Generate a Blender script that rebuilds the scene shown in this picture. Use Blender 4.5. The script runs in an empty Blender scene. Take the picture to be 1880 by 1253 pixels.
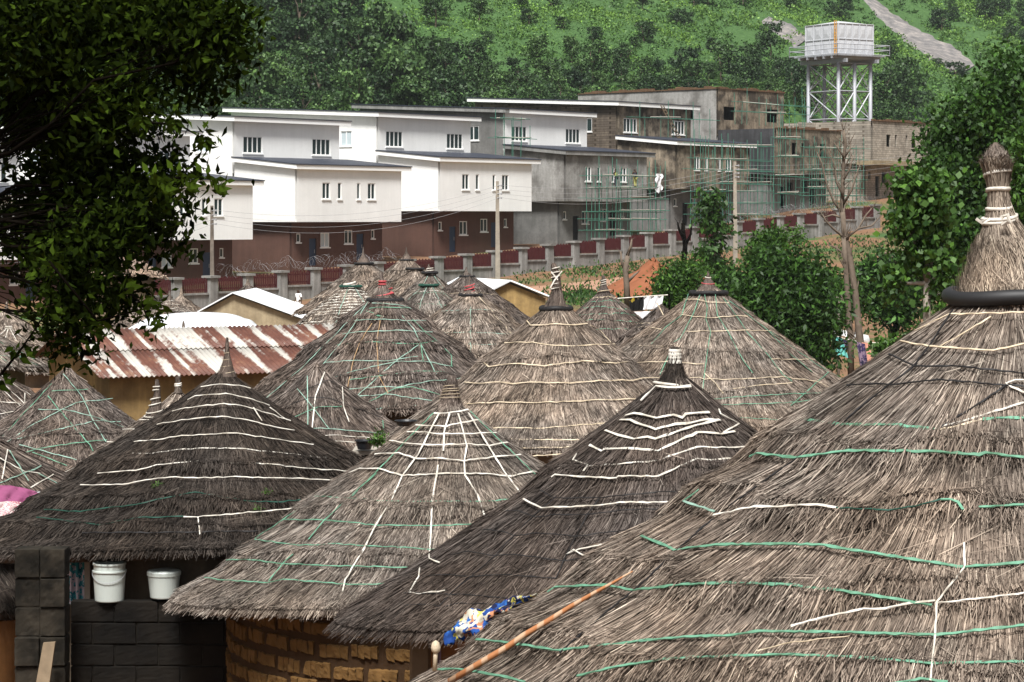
import bpy, bmesh, math, random
import numpy as np
from mathutils import Vector, Matrix
SC = bpy.context.scene; COL = SC.collection
F = 4439.0; HOR = 400.0
R_ = math.radians
rng = np.random.default_rng(7); random.seed(7)
# ------------------------------------------------------------ camera, sky, sun
cam_d = bpy.data.cameras.new('camera'); cam = bpy.data.objects.new('camera', cam_d); COL.objects.link(cam)
cam_d.sensor_width = 36; cam_d.lens = 36*F/1880; cam_d.shift_y = -(626.5-HOR)/1880
cam_d.clip_start = .5; cam_d.clip_end = 4000
cam.location = (0, 0, 0); cam.rotation_euler = (R_(90), 0, 0); SC.camera = cam
wd = bpy.data.worlds.new("World"); SC.world = wd; wd.use_nodes = True
wn = wd.node_tree; bg = wn.nodes['Background']
sky = wn.nodes.new('ShaderNodeTexSky'); sky.sky_type = 'NISHITA'; sky.sun_disc = False
SUN_EL, SUN_AZ = 58, -172      # azimuth measured from +Y towards +X (degrees)
sky.sun_elevation = R_(SUN_EL); sky.sun_rotation = R_(SUN_AZ)
sky.dust_density = 4; sky.air_density = .8
hsv = wn.nodes.new('ShaderNodeHueSaturation'); hsv.inputs['Saturation'].default_value = .25
wn.links.new(sky.outputs[0], hsv.inputs['Color']); wn.links.new(hsv.outputs[0], bg.inputs[0])
bg.inputs[1].default_value = .055
sd = bpy.data.lights.new('sun', 'SUN'); sun = bpy.data.objects.new('sun', sd); COL.objects.link(sun)
sd.energy = 3.9; sd.angle = R_(14); sd.color = (1, .985, .955)
sv = Vector((math.sin(R_(SUN_AZ))*math.cos(R_(SUN_EL)), math.cos(R_(SUN_AZ))*math.cos(R_(SUN_EL)), math.sin(R_(SUN_EL))))
sun.rotation_euler = sv.to_track_quat('Z', 'Y').to_euler()
SC.view_settings.view_transform = 'Standard'; SC.view_settings.look = 'None'
SC.view_settings.exposure = .88; SC.view_settings.gamma = 1
# ------------------------------------------------------------ helpers
def W(px, py, D): return Vector(((px-940)*D/F, D, (HOR-py)*D/F))
def tag(o, label=None, cat=None, group=None, kind=None):
    if label: o['label'] = label
    if cat: o['category'] = cat
    if group: o['group'] = group
    if kind: o['kind'] = kind
    return o
def empty(name, loc=(0, 0, 0), rz=0, **k):
    o = bpy.data.objects.new(name, None); COL.objects.link(o); o.location = loc; o.rotation_euler = (0, 0, rz)
    o.empty_display_size = .2
    return tag(o, **k)
def link(name, me, parent=None, world=True, smooth=False):
    o = bpy.data.objects.new(name, me); COL.objects.link(o)
    if parent is not None:
        o.parent = parent
        if world:
            p = parent; M = Matrix.Identity(4)
            chain = []
            while p is not None: chain.append(p); p = p.parent
            for q in reversed(chain):
                M = M @ q.matrix_parent_inverse @ Matrix.LocRotScale(q.location, q.rotation_euler, q.scale)
            o.matrix_parent_inverse = M.inverted()
    if smooth: me.polygons.foreach_set('use_smooth', [True]*len(me.polygons))
    return o
def quads_mesh(name, V, rnd=None, mats=()):
    """V: (n,4,3) independent quads"""
    n = V.shape[0]; me = bpy.data.meshes.new(name)
    me.vertices.add(n*4); me.vertices.foreach_set('co', V.reshape(-1).astype(np.float32))
    me.loops.add(n*4); me.loops.foreach_set('vertex_index', np.arange(n*4, dtype=np.int32))
    me.polygons.add(n); me.polygons.foreach_set('loop_start', np.arange(0, n*4, 4, dtype=np.int32))
    try: me.polygons.foreach_set('loop_total', np.full(n, 4, dtype=np.int32))
    except Exception: pass
    if rnd is not None:
        a = me.attributes.new('rnd', 'FLOAT', 'FACE'); a.data.foreach_set('value', rnd.astype(np.float32))
    for m in mats: me.materials.append(m)
    me.update(); me.validate()
    return me
def grid_mesh(name, P, closed_u=False, mats=(), attrs=None, smooth=True):
    """P (nu,nv,3)"""
    nu, nv = P.shape[:2]; me = bpy.data.meshes.new(name)
    iu = np.arange(nu if closed_u else nu-1); iv = np.arange(nv-1)
    A, B = np.meshgrid(iu, iv, indexing='ij'); A2 = (A+1) % nu
    f = np.stack([A*nv+B, A2*nv+B, A2*nv+B+1, A*nv+B+1], -1).reshape(-1, 4)
    me.vertices.add(nu*nv); me.vertices.foreach_set('co', P.reshape(-1).astype(np.float32))
    n = len(f); me.loops.add(n*4); me.loops.foreach_set('vertex_index', f.reshape(-1).astype(np.int32))
    me.polygons.add(n); me.polygons.foreach_set('loop_start', np.arange(0, n*4, 4, dtype=np.int32))
    try: me.polygons.foreach_set('loop_total', np.full(n, 4, dtype=np.int32))
    except Exception: pass
    for k, v in (attrs or {}).items():
        a = me.attributes.new(k, 'FLOAT', 'POINT'); a.data.foreach_set('value', v.reshape(-1).astype(np.float32))
    for m in mats: me.materials.append(m)
    if smooth: me.polygons.foreach_set('use_smooth', [True]*n)
    me.update(); me.validate()
    return me
class MB:
    def __init__(s): s.v = []; s.f = []; s.m = []
    def face(s, pts, m=0):
        i = len(s.v); s.v += [tuple(p) for p in pts]; s.f.append(tuple(range(i, i+len(pts)))); s.m.append(m); return s
    def solid(s, a, b, m=0, mt=None):
        """a bottom loop, b top loop (same length)"""
        n = len(a); i = len(s.v); s.v += [tuple(p) for p in a]+[tuple(p) for p in b]
        s.f.append(tuple(range(i+n-1, i-1, -1))); s.m.append(m)
        s.f.append(tuple(range(i+n, i+2*n))); s.m.append(m if mt is None else mt)
        for k in range(n):
            k2 = (k+1) % n; s.f.append((i+k, i+k2, i+n+k2, i+n+k)); s.m.append(m)
        return s
    def box(s, x0, x1, y0, y1, z0, z1, m=0):
        return s.solid([(x0, y0, z0), (x1, y0, z0), (x1, y1, z0), (x0, y1, z0)], [(x0, y0, z1), (x1, y0, z1), (x1, y1, z1), (x0, y1, z1)], m)
    def tube(s, pts, r, n=6, m=0, cap=True):
        pts = [Vector(p) for p in pts]; k = len(pts)
        rs = r if isinstance(r, (list, tuple)) else [r]*k
        i0 = len(s.v); prev = None
        for j, p in enumerate(pts):
            t = (pts[min(j+1, k-1)]-pts[max(j-1, 0)])
            t = t.normalized() if t.length > 1e-9 else Vector((0, 0, 1))
            if prev is None:
                up = Vector((0, 0, 1)) if abs(t.z) < .9 else Vector((1, 0, 0)); a = t.cross(up).normalized()
            else: a = (prev-t*prev.dot(t)).normalized()
            b = t.cross(a); prev = a
            for q in range(n):
                an = 2*math.pi*q/n; s.v.append(tuple(p+(a*math.cos(an)+b*math.sin(an))*rs[j]))
        for j in range(k-1):
            for q in range(n):
                q2 = (q+1) % n; s.f.append((i0+j*n+q, i0+j*n+q2, i0+(j+1)*n+q2, i0+(j+1)*n+q)); s.m.append(m)
        if cap:
            s.f.append(tuple(range(i0+n-1, i0-1, -1))); s.m.append(m)
            s.f.append(tuple(range(i0+(k-1)*n, i0+k*n))); s.m.append(m)
        return s
    def lathe(s, c, prof, n=24, m=0, cap=True):
        c = Vector(c); i0 = len(s.v)
        for r, z in prof:
            for q in range(n):
                an = 2*math.pi*q/n; s.v.append((c.x+r*math.cos(an), c.y+r*math.sin(an), c.z+z))
        for j in range(len(prof)-1):
            for q in range(n):
                q2 = (q+1) % n; s.f.append((i0+j*n+q, i0+j*n+q2, i0+(j+1)*n+q2, i0+(j+1)*n+q)); s.m.append(m)
        if cap:
            s.f.append(tuple(range(i0+n-1, i0-1, -1))); s.m.append(m)
            s.f.append(tuple(range(i0+(len(prof)-1)*n, i0+len(prof)*n))); s.m.append(m)
        return s
    def build(s, name, mats, parent=None, world=True, smooth=False):
        me = bpy.data.meshes.new(name); me.from_pydata(s.v, [], s.f)
        for m in (mats if isinstance(mats, (list, tuple)) else [mats]): me.materials.append(m)
        me.polygons.foreach_set('material_index', s.m); me.update()
        return link(name, me, parent, world, smooth)
# ------------------------------------------------------------ materials
class NT:
    def __init__(s, name, rough=.85, spec=.2):
        s.m = bpy.data.materials.new(name); s.m.use_nodes = True; s.t = s.m.node_tree
        s.b = s.t.nodes['Principled BSDF']; s.b.inputs['Roughness'].default_value = rough
        s.b.inputs['Specular IOR Level'].default_value = spec
    def n(s, t, **k):
        x = s.t.nodes.new(t)
        for a, v in k.items():
            if a in x.inputs: x.inputs[a].default_value = v
            else: setattr(x, a, v)
        return x
    def l(s, a, b): s.t.links.new(a, b)
    def coord(s, scale=(1, 1, 1), kind='Object', rot=(0, 0, 0)):
        tc = s.n('ShaderNodeTexCoord'); mp = s.n('ShaderNodeMapping'); mp.inputs['Scale'].default_value = scale
        mp.inputs['Rotation'].default_value = rot
        s.l(tc.outputs[kind], mp.inputs[0]); return mp.outputs[0]
    def noise(s, vec, scale=1, detail=4, rough=.6):
        x = s.n('ShaderNodeTexNoise'); x.inputs['Scale'].default_value = scale; x.inputs['Detail'].default_value = detail
        x.inputs['Roughness'].default_value = rough
        if vec is not None: s.l(vec, x.inputs['Vector'])
        return x.outputs['Fac']
    def ramp(s, fac, stops, interp='LINEAR'):
        r = s.n('ShaderNodeValToRGB'); r.color_ramp.interpolation = interp; e = r.color_ramp.elements
        while len(e) < len(stops): e.new(.5)
        for i, (p, c) in enumerate(stops):
            e[i].position = p; e[i].color = (c[0], c[1], c[2], 1) if not isinstance(c, (int, float)) else (c, c, c, 1)
        s.l(fac, r.inputs[0]); return r.outputs[0]
    def mix(s, fac, a, b, mode='MIX'):
        x = s.n('ShaderNodeMix', data_type='RGBA', blend_type=mode)
        for sock, v in ((x.inputs[0], fac), (x.inputs[6], a), (x.inputs[7], b)):
            if isinstance(v, bpy.types.NodeSocket): s.l(v, sock)
            elif isinstance(v, (int, float)): sock.default_value = v
            else: sock.default_value = (v[0], v[1], v[2], 1)
        return x.outputs[2]
    def col(s, c):
        if isinstance(c, bpy.types.NodeSocket): s.l(c, s.b.inputs['Base Color'])
        else: s.b.inputs['Base Color'].default_value = (c[0], c[1], c[2], 1)
        return s
    def bump(s, h, strength=.5, dist=.02):
        b = s.n('ShaderNodeBump'); b.inputs['Strength'].default_value = strength; b.inputs['Distance'].default_value = dist
        s.l(h, b.inputs['Height']); s.l(b.outputs[0], s.b.inputs['Normal']); return s
def plain(name, c, rough=.8, var=.25, scale=6, spec=.2, bump=0):
    t = NT(name, rough, spec); v = t.coord(); f = t.noise(v, scale, 5)
    t.col(t.mix(f, [x*(1-var) for x in c], [min(1, x*(1+var)) for x in c]))
    if bump: t.bump(f, bump)
    return t.m
def thatch_mat(name, k=1.0, tint=(1, 1, 1), stain=.5):
    t = NT(name, .85, .15); a = t.n('ShaderNodeAttribute'); a.attribute_name = 'rnd'
    c = lambda r, g, b: (r*k*tint[0], g*k*tint[1], b*k*tint[2])
    col = t.ramp(a.outputs['Fac'], [(0, c(.038, .030, .025)), (.28, c(.145, .115, .096)), (.6, c(.31, .258, .22)), (.88, c(.50, .43, .365)), (1, c(.74, .66, .56))])
    v = t.coord(); f = t.noise(v, 1.3, 6, .7)
    f2 = t.ramp(f, [(.34, 1-stain), (.5, .85), (.62, 1.12)]); f3 = t.ramp(t.noise(v, 4.5, 4, .6), [(.32, .6), (.55, 1.05)])
    col = t.mix(1.0, col, f2, 'MULTIPLY'); col = t.mix(1.0, col, f3, 'MULTIPLY')
    hue = t.ramp(t.noise(v, .8, 3), [(.35, (1.03, .98, .93)), (.65, (.95, .98, 1.02))]); t.col(t.mix(1.0, col, hue, 'MULTIPLY')); return t.m
def thatch_base(name, k=1.0):
    t = NT(name, .9, .1); v = t.coord((1, 1, 1)); f = t.noise(v, 14, 5, .7)
    t.col(t.ramp(f, [(.3, (.035*k, .026*k, .02*k)), (.7, (.13*k, .10*k, .08*k))])); t.bump(f, .6, .03); return t.m
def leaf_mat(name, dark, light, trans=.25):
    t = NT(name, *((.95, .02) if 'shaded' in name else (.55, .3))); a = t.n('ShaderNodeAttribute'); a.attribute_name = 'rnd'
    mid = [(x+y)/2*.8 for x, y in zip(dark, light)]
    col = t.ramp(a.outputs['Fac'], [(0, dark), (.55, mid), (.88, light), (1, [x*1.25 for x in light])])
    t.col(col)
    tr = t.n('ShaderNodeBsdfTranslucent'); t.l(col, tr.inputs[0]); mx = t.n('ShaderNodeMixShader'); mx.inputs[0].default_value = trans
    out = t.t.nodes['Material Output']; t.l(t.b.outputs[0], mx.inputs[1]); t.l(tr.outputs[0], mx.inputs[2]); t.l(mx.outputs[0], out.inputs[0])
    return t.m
def concrete(name, light, dark, streak=.5, blocks=False, scale=.6, mott=.35, lo=.35, hi=.62):
    t = NT(name, .9, .15); v = t.coord(); f = t.noise(v, scale, 7, .65)
    c = t.ramp(f, [(lo, dark), (hi, light)])
    vs = t.coord((2.2, 2.2, .16)); s2 = t.noise(vs, 1.0, 5, .7)
    c = t.mix(t.ramp(s2, [(.42, streak), (.62, 0)]), c, [x*.28 for x in dark])
    fs = t.noise(v, 5, 5, .7); c = t.mix(t.ramp(fs, [(.35, mott), (.7, 0)]), c, [x*.5 for x in dark])
    if blocks:
        g = t.n('ShaderNodeTexBrick'); g.offset = .5; g.inputs['Scale'].default_value = 1
        g.inputs['Mortar Size'].default_value = .018; g.inputs['Brick Width'].default_value = .46; g.inputs['Row Height'].default_value = .23
        g.inputs['Color1'].default_value = (.75, .75, .75, 1); g.inputs['Color2'].default_value = (1.1, 1.1, 1.1, 1); g.inputs['Mortar'].default_value = (.42, .40, .38, 1)
        tc = t.n('ShaderNodeTexCoord'); sp = t.n('ShaderNodeSeparateXYZ'); cb = t.n('ShaderNodeCombineXYZ'); ad = t.n('ShaderNodeMath')
        t.l(tc.outputs['Object'], sp.inputs[0]); t.l(sp.outputs[0], ad.inputs[0]); t.l(sp.outputs[1], ad.inputs[1])
        t.l(ad.outputs[0], cb.inputs[0]); t.l(sp.outputs[2], cb.inputs[1]); t.l(cb.outputs[0], g.inputs['Vector'])
        c = t.mix(1.0, c, g.outputs['Color'], 'MULTIPLY')
    t.col(c); t.bump(fs, .3, .03); return t.m
M = {}
M['th_tan'] = thatch_mat('straw_tan', .94, (1.0, .98, .94)); M['th_gold'] = thatch_mat('straw_gold', 1.08, (1.04, 1, .9), .35)
M['th_grey'] = thatch_mat('straw_grey', .86, (.97, .98, .97)); M['th_dark'] = thatch_mat('straw_dark', .21, (1, .97, .95), .6)
M['th_mid'] = thatch_mat('straw_mid', .60, (.98, .95, .95), .4); M['th_slate'] = thatch_mat('straw_slate', .38, (.99, .96, .97), .4); M['th_cream'] = thatch_mat('straw_cream', 1.5, (1.05, .95, .85), .15)
M['base'] = thatch_base('thatch_under'); M['base_d'] = thatch_base('thatch_under_dark', .55)  # dark brown stands in for the shadowed gaps between straws
def plastic(name, c, var=.5):
    t = NT(name, .6, .25); v = t.coord(); f = t.ramp(t.noise(v, 5, 6, .75), [(.35, 0), (.6, 1)]); t.col(t.mix(f, [x*(1-var)*q for x, q in zip(c, (1, .93, .82))], c)); return t.m
M['s_white'] = plastic('strap_white', (.66, .63, .57)); M['s_cream'] = plastic('strap_cream', (.62, .52, .38))
M['s_green'] = plastic('strap_green', (.13, .31, .21)); M['s_teal'] = plastic('strap_teal', (.27, .43, .36))
M['s_dgreen'] = plastic('strap_dark_green', (.015, .07, .05)); M['s_black'] = plastic('strap_black', (.018, .017, .018)); M['s_red'] = plastic('strap_red', (.50, .09, .10))
M['s_orange'] = plastic('strap_tan', (.42, .27, .14))
M['rubber'] = plain('black_rubber', (.01, .01, .011), .6, .3, 8, .5)
M['plaster'] = concrete('mud_plaster', (.30, .23, .15), (.17, .125, .08), .3, scale=1.2)
M['plaster_d'] = concrete('shade_tinted_plaster', (.11, .085, .06), (.05, .04, .028), .4, scale=1.2); M['ochre'] = concrete('ochre_render', (.40, .27, .11), (.24, .16, .075), .35, scale=1.0)  # plaster_d: plaster copy darkened in colour for the shade under the eave
M['orange_wall'] = concrete('orange_mud', (.36, .17, .06), (.2, .09, .035), .3, scale=1.2)
M['tan_wall'] = concrete('tan_render', (.42, .34, .22), (.27, .21, .13), .25, scale=.8)
M['mudbrick'] = plain('mud_brick', (.11, .06, .021), .95, .6, 7, .1, .7)  # even brick colour lowered for the deep shadow under the eave
M['mortar'] = plain('mud_mortar', (.04, .022, .011), .95, .4, 12, .1, .5)
M['block'] = concrete('dark_block', (.040, .033, .024), (.008, .007, .005), .3, scale=2.5); M['block2'] = concrete('shade_tinted_block', (.014, .011, .008), (.003, .0025, .002), .3, scale=1.6)  # block2: darker copy of block, the wall's shade put into its colour
M['wood'] = plain('old_wood', (.17, .125, .08), .85, .4, 10)
M['wood_grey'] = plain('grey_wood', (.30, .27, .23), .9, .3, 6)
M['white_w'] = concrete('white_paint', (.86, .86, .84), (.78, .78, .76), .05, scale=.25, mott=.04)
M['white_fascia'] = plain('white_fascia', (.84, .84, .82), .6, .05, 1)
M['brown_w'] = concrete('brown_paint', (.118, .064, .049), (.092, .05, .039), .12, scale=.4, mott=.08)
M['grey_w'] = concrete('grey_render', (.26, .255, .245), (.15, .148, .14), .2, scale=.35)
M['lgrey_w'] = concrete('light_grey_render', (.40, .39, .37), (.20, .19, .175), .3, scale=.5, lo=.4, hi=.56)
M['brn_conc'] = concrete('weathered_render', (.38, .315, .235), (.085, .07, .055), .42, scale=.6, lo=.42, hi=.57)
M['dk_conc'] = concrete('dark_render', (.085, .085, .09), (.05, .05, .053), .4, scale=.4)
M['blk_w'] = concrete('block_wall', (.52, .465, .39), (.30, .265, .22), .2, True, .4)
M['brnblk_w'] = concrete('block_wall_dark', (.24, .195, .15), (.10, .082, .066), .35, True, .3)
M['fence_c'] = concrete('fence_render', (.38, .37, .35), (.22, .215, .20), .45, scale=.5)
M['roof_d'] = plain('roof_sheet_dark', (.035, .04, .055), .5, .3, .5)
M['roof_e'] = plain('rotten_eave', (.12, .07, .04), .9, .6, 4)
M['grey_f'] = concrete('fascia_grey', (.36, .355, .34), (.22, .22, .21), .3, scale=.6)
t = NT('window_glass', .08, .6); t.col((.02, .035, .035)); M['glass'] = t.m
t = NT('window_glass_pale', .1, .6); t.col((.45, .52, .55)); M['glass_p'] = t.m
M['frame'] = plain('window_frame', (.80, .80, .78), .5, .05)
M['door'] = plain('navy_door', (.018, .035, .075), .4, .2, 3, .5); M['door_o'] = plain('dark_opening', (.015, .014, .013), .9, .2)
M['red'] = plain('maroon_rail', (.065, .015, .016), .55, .25, 3)
M['wire'] = plain('galvanised_wire', (.30, .30, .31), .4, .2, 3, .5)
M['scaf'] = plain('green_scaffold', (.06, .18, .13), .55, .3, 2); M['scafd'] = plain('grey_scaffold_plank', (.32, .30, .26), .85, .3, 2)
M['pole'] = concrete('pole_concrete', (.42, .37, .30), (.27, .24, .2), .2, scale=1); M['pole_w'] = concrete('pole_wood', (.24, .20, .165), (.13, .11, .09), .3, scale=1)
M['tank'] = plain('tank_white', (.48, .49, .51), .5, .06, .6); M['steel'] = plain('steel_white', (.34, .35, .38), .45, .12, 1, .4)
M['tank_o'] = plain('ladder_orange', (.55, .28, .05), .6, .3, 3)
M['bark'] = plain('bark', (.14, .11, .085), .95, .45, 6, .1, .6); M['bark_p'] = plain('pale_bark', (.27, .235, .195), .95, .4, 5, .1, .6); M['bark_d'] = plain('dark_bark', (.005, .004, .003), 1, .4, 6, 0)
def vary(m, lo, hi, nscale=None):
    nt = m.node_tree; rp = [n for n in nt.nodes if n.type == 'VALTORGB'][0]; mx = nt.nodes.new('ShaderNodeMix'); mx.data_type = 'RGBA'; mx.blend_type = 'MULTIPLY'; mx.inputs[0].default_value = 1
    r2 = nt.nodes.new('ShaderNodeValToRGB'); r2.color_ramp.elements[0].color = (*lo, 1); r2.color_ramp.elements[1].color = (*hi, 1)
    if nscale: tc = nt.nodes.new('ShaderNodeTexCoord'); nz = nt.nodes.new('ShaderNodeTexNoise'); nz.inputs['Scale'].default_value = nscale; nz.inputs['Detail'].default_value = 5; nt.links.new(tc.outputs['Object'], nz.inputs['Vector']); nt.links.new(nz.outputs['Fac'], r2.inputs[0]); r2.color_ramp.elements[0].position = .38; r2.color_ramp.elements[1].position = .62
    else: oi = nt.nodes.new('ShaderNodeObjectInfo'); nt.links.new(oi.outputs['Random'], r2.inputs[0])
    outs = [l.to_socket for l in rp.outputs[0].links]
    nt.links.new(rp.outputs[0], mx.inputs[6]); nt.links.new(r2.outputs[0], mx.inputs[7])
    for o in outs: nt.links.new(mx.outputs[2], o)
M['lf_front'] = leaf_mat('leaves_shaded', (.0015, .003, .001), (.034, .058, .006), .14)  # leaf colours near black, the tree's backlit shade put into them
M['lf_mid'] = leaf_mat('leaves_green', (.012, .03, .008), (.07, .17, .025)); M['lf_bright'] = leaf_mat('leaves_bright', (.015, .045, .008), (.095, .205, .028))
M['lf_hill'] = leaf_mat('leaves_hill', (.018, .045, .016), (.095, .175, .055), .15); M['lf_hill2'] = leaf_mat('leaves_hill_dark', (.011, .03, .012), (.06, .12, .038), .15)
M['lf_grass'] = leaf_mat('slope_shrubs', (.045, .115, .025), (.165, .31, .062), .15)
M['lf_pale'] = leaf_mat('leaves_pale', (.06, .10, .045), (.2, .28, .13), .2)
vary(M['lf_hill'], (.62, .66, .7), (1.5, 1.45, 1.2)); vary(M['lf_hill2'], (.6, .65, .7), (1.4, 1.35, 1.1)); vary(M['lf_grass'], (.55, .62, .6), (1.2, 1.12, .85), .045)
M['dirt'] = plain('red_earth', (.21, .08, .04), .95, .35, 1.2, .1, .6)
M['sandp'] = plain('pale_sand', (.48, .30, .19), .95, .2, 1, .1)
M['path'] = plain('path_earth', (.32, .19, .13), .95, .2, .9, .1, .3); M['rubble'] = plain('straw_rubble', (.46, .38, .29), .95, .5, 3, .1, 1)
M['skin'] = plain('dark_skin', (.05, .028, .018), .5, .1); M['cloth_w'] = plain('white_cloth', (.78, .78, .80), .9, .08, 3)
M['bucket'] = plain('white_bucket', (.44, .48, .45), .4, .06, 3, .5)
M['black'] = plain('black_plastic', (.012, .013, .016), .4, .2, 4, .5)
def cloth_mat(name, cols, scale=8, rough=.85):
    t = NT(name, rough, .1); v = t.coord(); vo = t.n('ShaderNodeTexVoronoi'); vo.inputs['Scale'].default_value = scale
    nz = t.n('ShaderNodeTexNoise'); nz.inputs['Scale'].default_value = scale*.8; t.l(v, nz.inputs['Vector'])
    mx = t.n('ShaderNodeMix', data_type='RGBA'); mx.inputs[0].default_value = .3; t.l(v, mx.inputs[6]); t.l(nz.outputs['Color'], mx.inputs[7]); t.l(mx.outputs[2], vo.inputs['Vector'])
    sp = t.n('ShaderNodeSeparateColor'); t.l(vo.outputs['Color'], sp.inputs[0])
    n = len(cols); t.col(t.ramp(sp.outputs[0], [(i/n, c) for i, c in enumerate(cols)], 'CONSTANT')); return t.m
M['cl_print'] = cloth_mat('wax_print_cloth', [(.02, .07, .26), (.48, .44, .10), (.012, .016, .05), (.03, .12, .36), (.50, .47, .38), (.38, .17, .09), (.015, .05, .2)], 15)
M['cl_pink'] = plain('pink_cloth', (.22, .06, .13), .8, .25, 4); M['cl_floral'] = cloth_mat('floral_cloth', [(.5, .42, .40), (.36, .12, .16), (.52, .46, .44), (.3, .09, .12), (.48, .38, .35)], 26)
M['cl_curtain'] = cloth_mat('teal_curtain', [(.42, .38, .44), (.02, .16, .20), (.5, .44, .5), (.06, .28, .33)], 14)
M['cl_teal'] = cloth_mat('teal_stripe_cloth', [(.16, .5, .45), (.5, .5, .2), (.1, .3, .3)], 3); M['cl_purple'] = cloth_mat('purple_cloth', [(.06, .04, .12), (.25, .18, .25), (.03, .03, .06)], 12)
M['cl_salmon'] = plain('salmon_cloth', (.62, .32, .24), .85, .1); M['cl_black'] = cloth_mat('black_gold_cloth', [(.012, .012, .012), (.3, .22, .03), (.012, .012, .012), (.015, .015, .015)], 6)
M['cl_red'] = cloth_mat('red_white_cloth', [(.6, .03, .05), (.7, .68, .68), (.03, .03, .05), (.55, .03, .06)], 16)
# ------------------------------------------------------------ terrain
u2 = np.array([.64, .768]); v2 = np.array([-.768, .64]); PB = np.array([-9., 197.])
def sst(a, b, x): q = np.clip((x-a)/(b-a), 0, 1); return q*q*(3-2*q)
GT = ([-80, -40, -23, -6, 10.8, 27.6, 44.4, 61, 78, 130, 300], [-6.6, -6, -5.1, -3.9, -3.0, -2.1, -.85, .85, 2.1, 5.5, 9])
FT = ([-80, -25, 0, 22, 46, 58, 90, 200], [-7.4, -6.35, -5.05, -3.75, -2.35, -1.3, .8, 4])
def wob(x, y):
    return (np.sin(x*.031+y*.017)+np.sin(x*.013-y*.041+2)+.6*np.sin(x*.07+y*.053+1)+.35*np.sin(x*.16-y*.11)+.25*np.sin(x*.27+y*.21+3))/2.2
def T(x, y):
    x = np.asarray(x, float); y = np.asarray(y, float)
    dx = x-PB[0]; dy = y-PB[1]; t = dx*u2[0]+dy*u2[1]; d = dx*v2[0]+dy*v2[1]
    g = np.interp(t, *GT); f = np.interp(t, *FT)
    val = -6.15-.45*sst(60, 120, y)+1.6*(1-sst(10, 27, y))
    val = val+1.2*sst(4, 25, x)*sst(90, 130, y)*0
    wall = val+(f-val)*sst(-62, -9, d)
    z = np.where(d < -8, wall, f+(g-f)*sst(-6.8, -4.5, d))
    hill = np.maximum(0, d-27); rise = np.where(hill < 300, .38*hill, .38*300+.1*(hill-300))
    z = z+rise*sst(0, 25, hill)+wob(x, y)*np.clip(hill*.05, 0, 5)
    return z+.05*np.sin(x*.9)*np.cos(y*.7)*sst(20, 60, y)
def hitT(px, py, d0=20, d1=900):
    D = np.arange(d0, d1, .5); kx = (px-940)/F; kz = (HOR-py)/F
    h = T(kx*D, D)-kz*D; i = np.argmax(h > 0)
    if h[i] <= 0: return None
    dd = D[i]; return Vector((kx*dd, dd, float(T(kx*dd, dd))))
def ax(seg):
    out = []
    for a, b, st in seg: out += list(np.arange(a, b, st))
    return np.array(out+[seg[-1][1]])
xs = ax([(-700, -160, 20), (-160, -60, 4), (-60, 90, 1.2), (90, 240, 4), (240, 900, 20)])
ys = ax([(-60, 0, 6), (0, 60, 1.2), (60, 300, 1.6), (300, 600, 4), (600, 1400, 20)])
XX, YY = np.meshgrid(xs, ys, indexing='ij'); ZZ = T(XX, YY)
dd_ = (XX-PB[0])*v2[0]+(YY-PB[1])*v2[1]
t = NT('ground_cover', .95, .1); at = t.n('ShaderNodeAttribute'); at.attribute_name = 'veg'
v = t.coord(); nf = t.noise(v, .12, 6, .65); nf2 = t.noise(v, 1.6, 6, .7)
grass = t.ramp(nf2, [(.3, (.03, .065, .02)), (.55, (.055, .11, .035)), (.75, (.09, .155, .055))])
dirt = t.ramp(nf2, [(.3, (.13, .075, .045)), (.6, (.21, .12, .07)), (.8, (.29, .20, .13))])
ad = t.n('ShaderNodeMath', operation='ADD'); t.l(nf, ad.inputs[0]); t.l(at.outputs['Fac'], ad.inputs[1])
t.col(t.mix(t.ramp(ad.outputs[0], [(.72, 0), (.86, 1)]), dirt, grass)); t.bump(nf2, .6, .15); M['ground'] = t.m
veg = np.where(dd_ > 20, .75, .23); veg = np.where(YY < 60, .0, veg)
link('ground', grid_mesh('ground', np.stack([XX, YY, ZZ], -1), mats=[M['ground']], attrs={'veg': veg}))['kind'] = 'structure'
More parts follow.
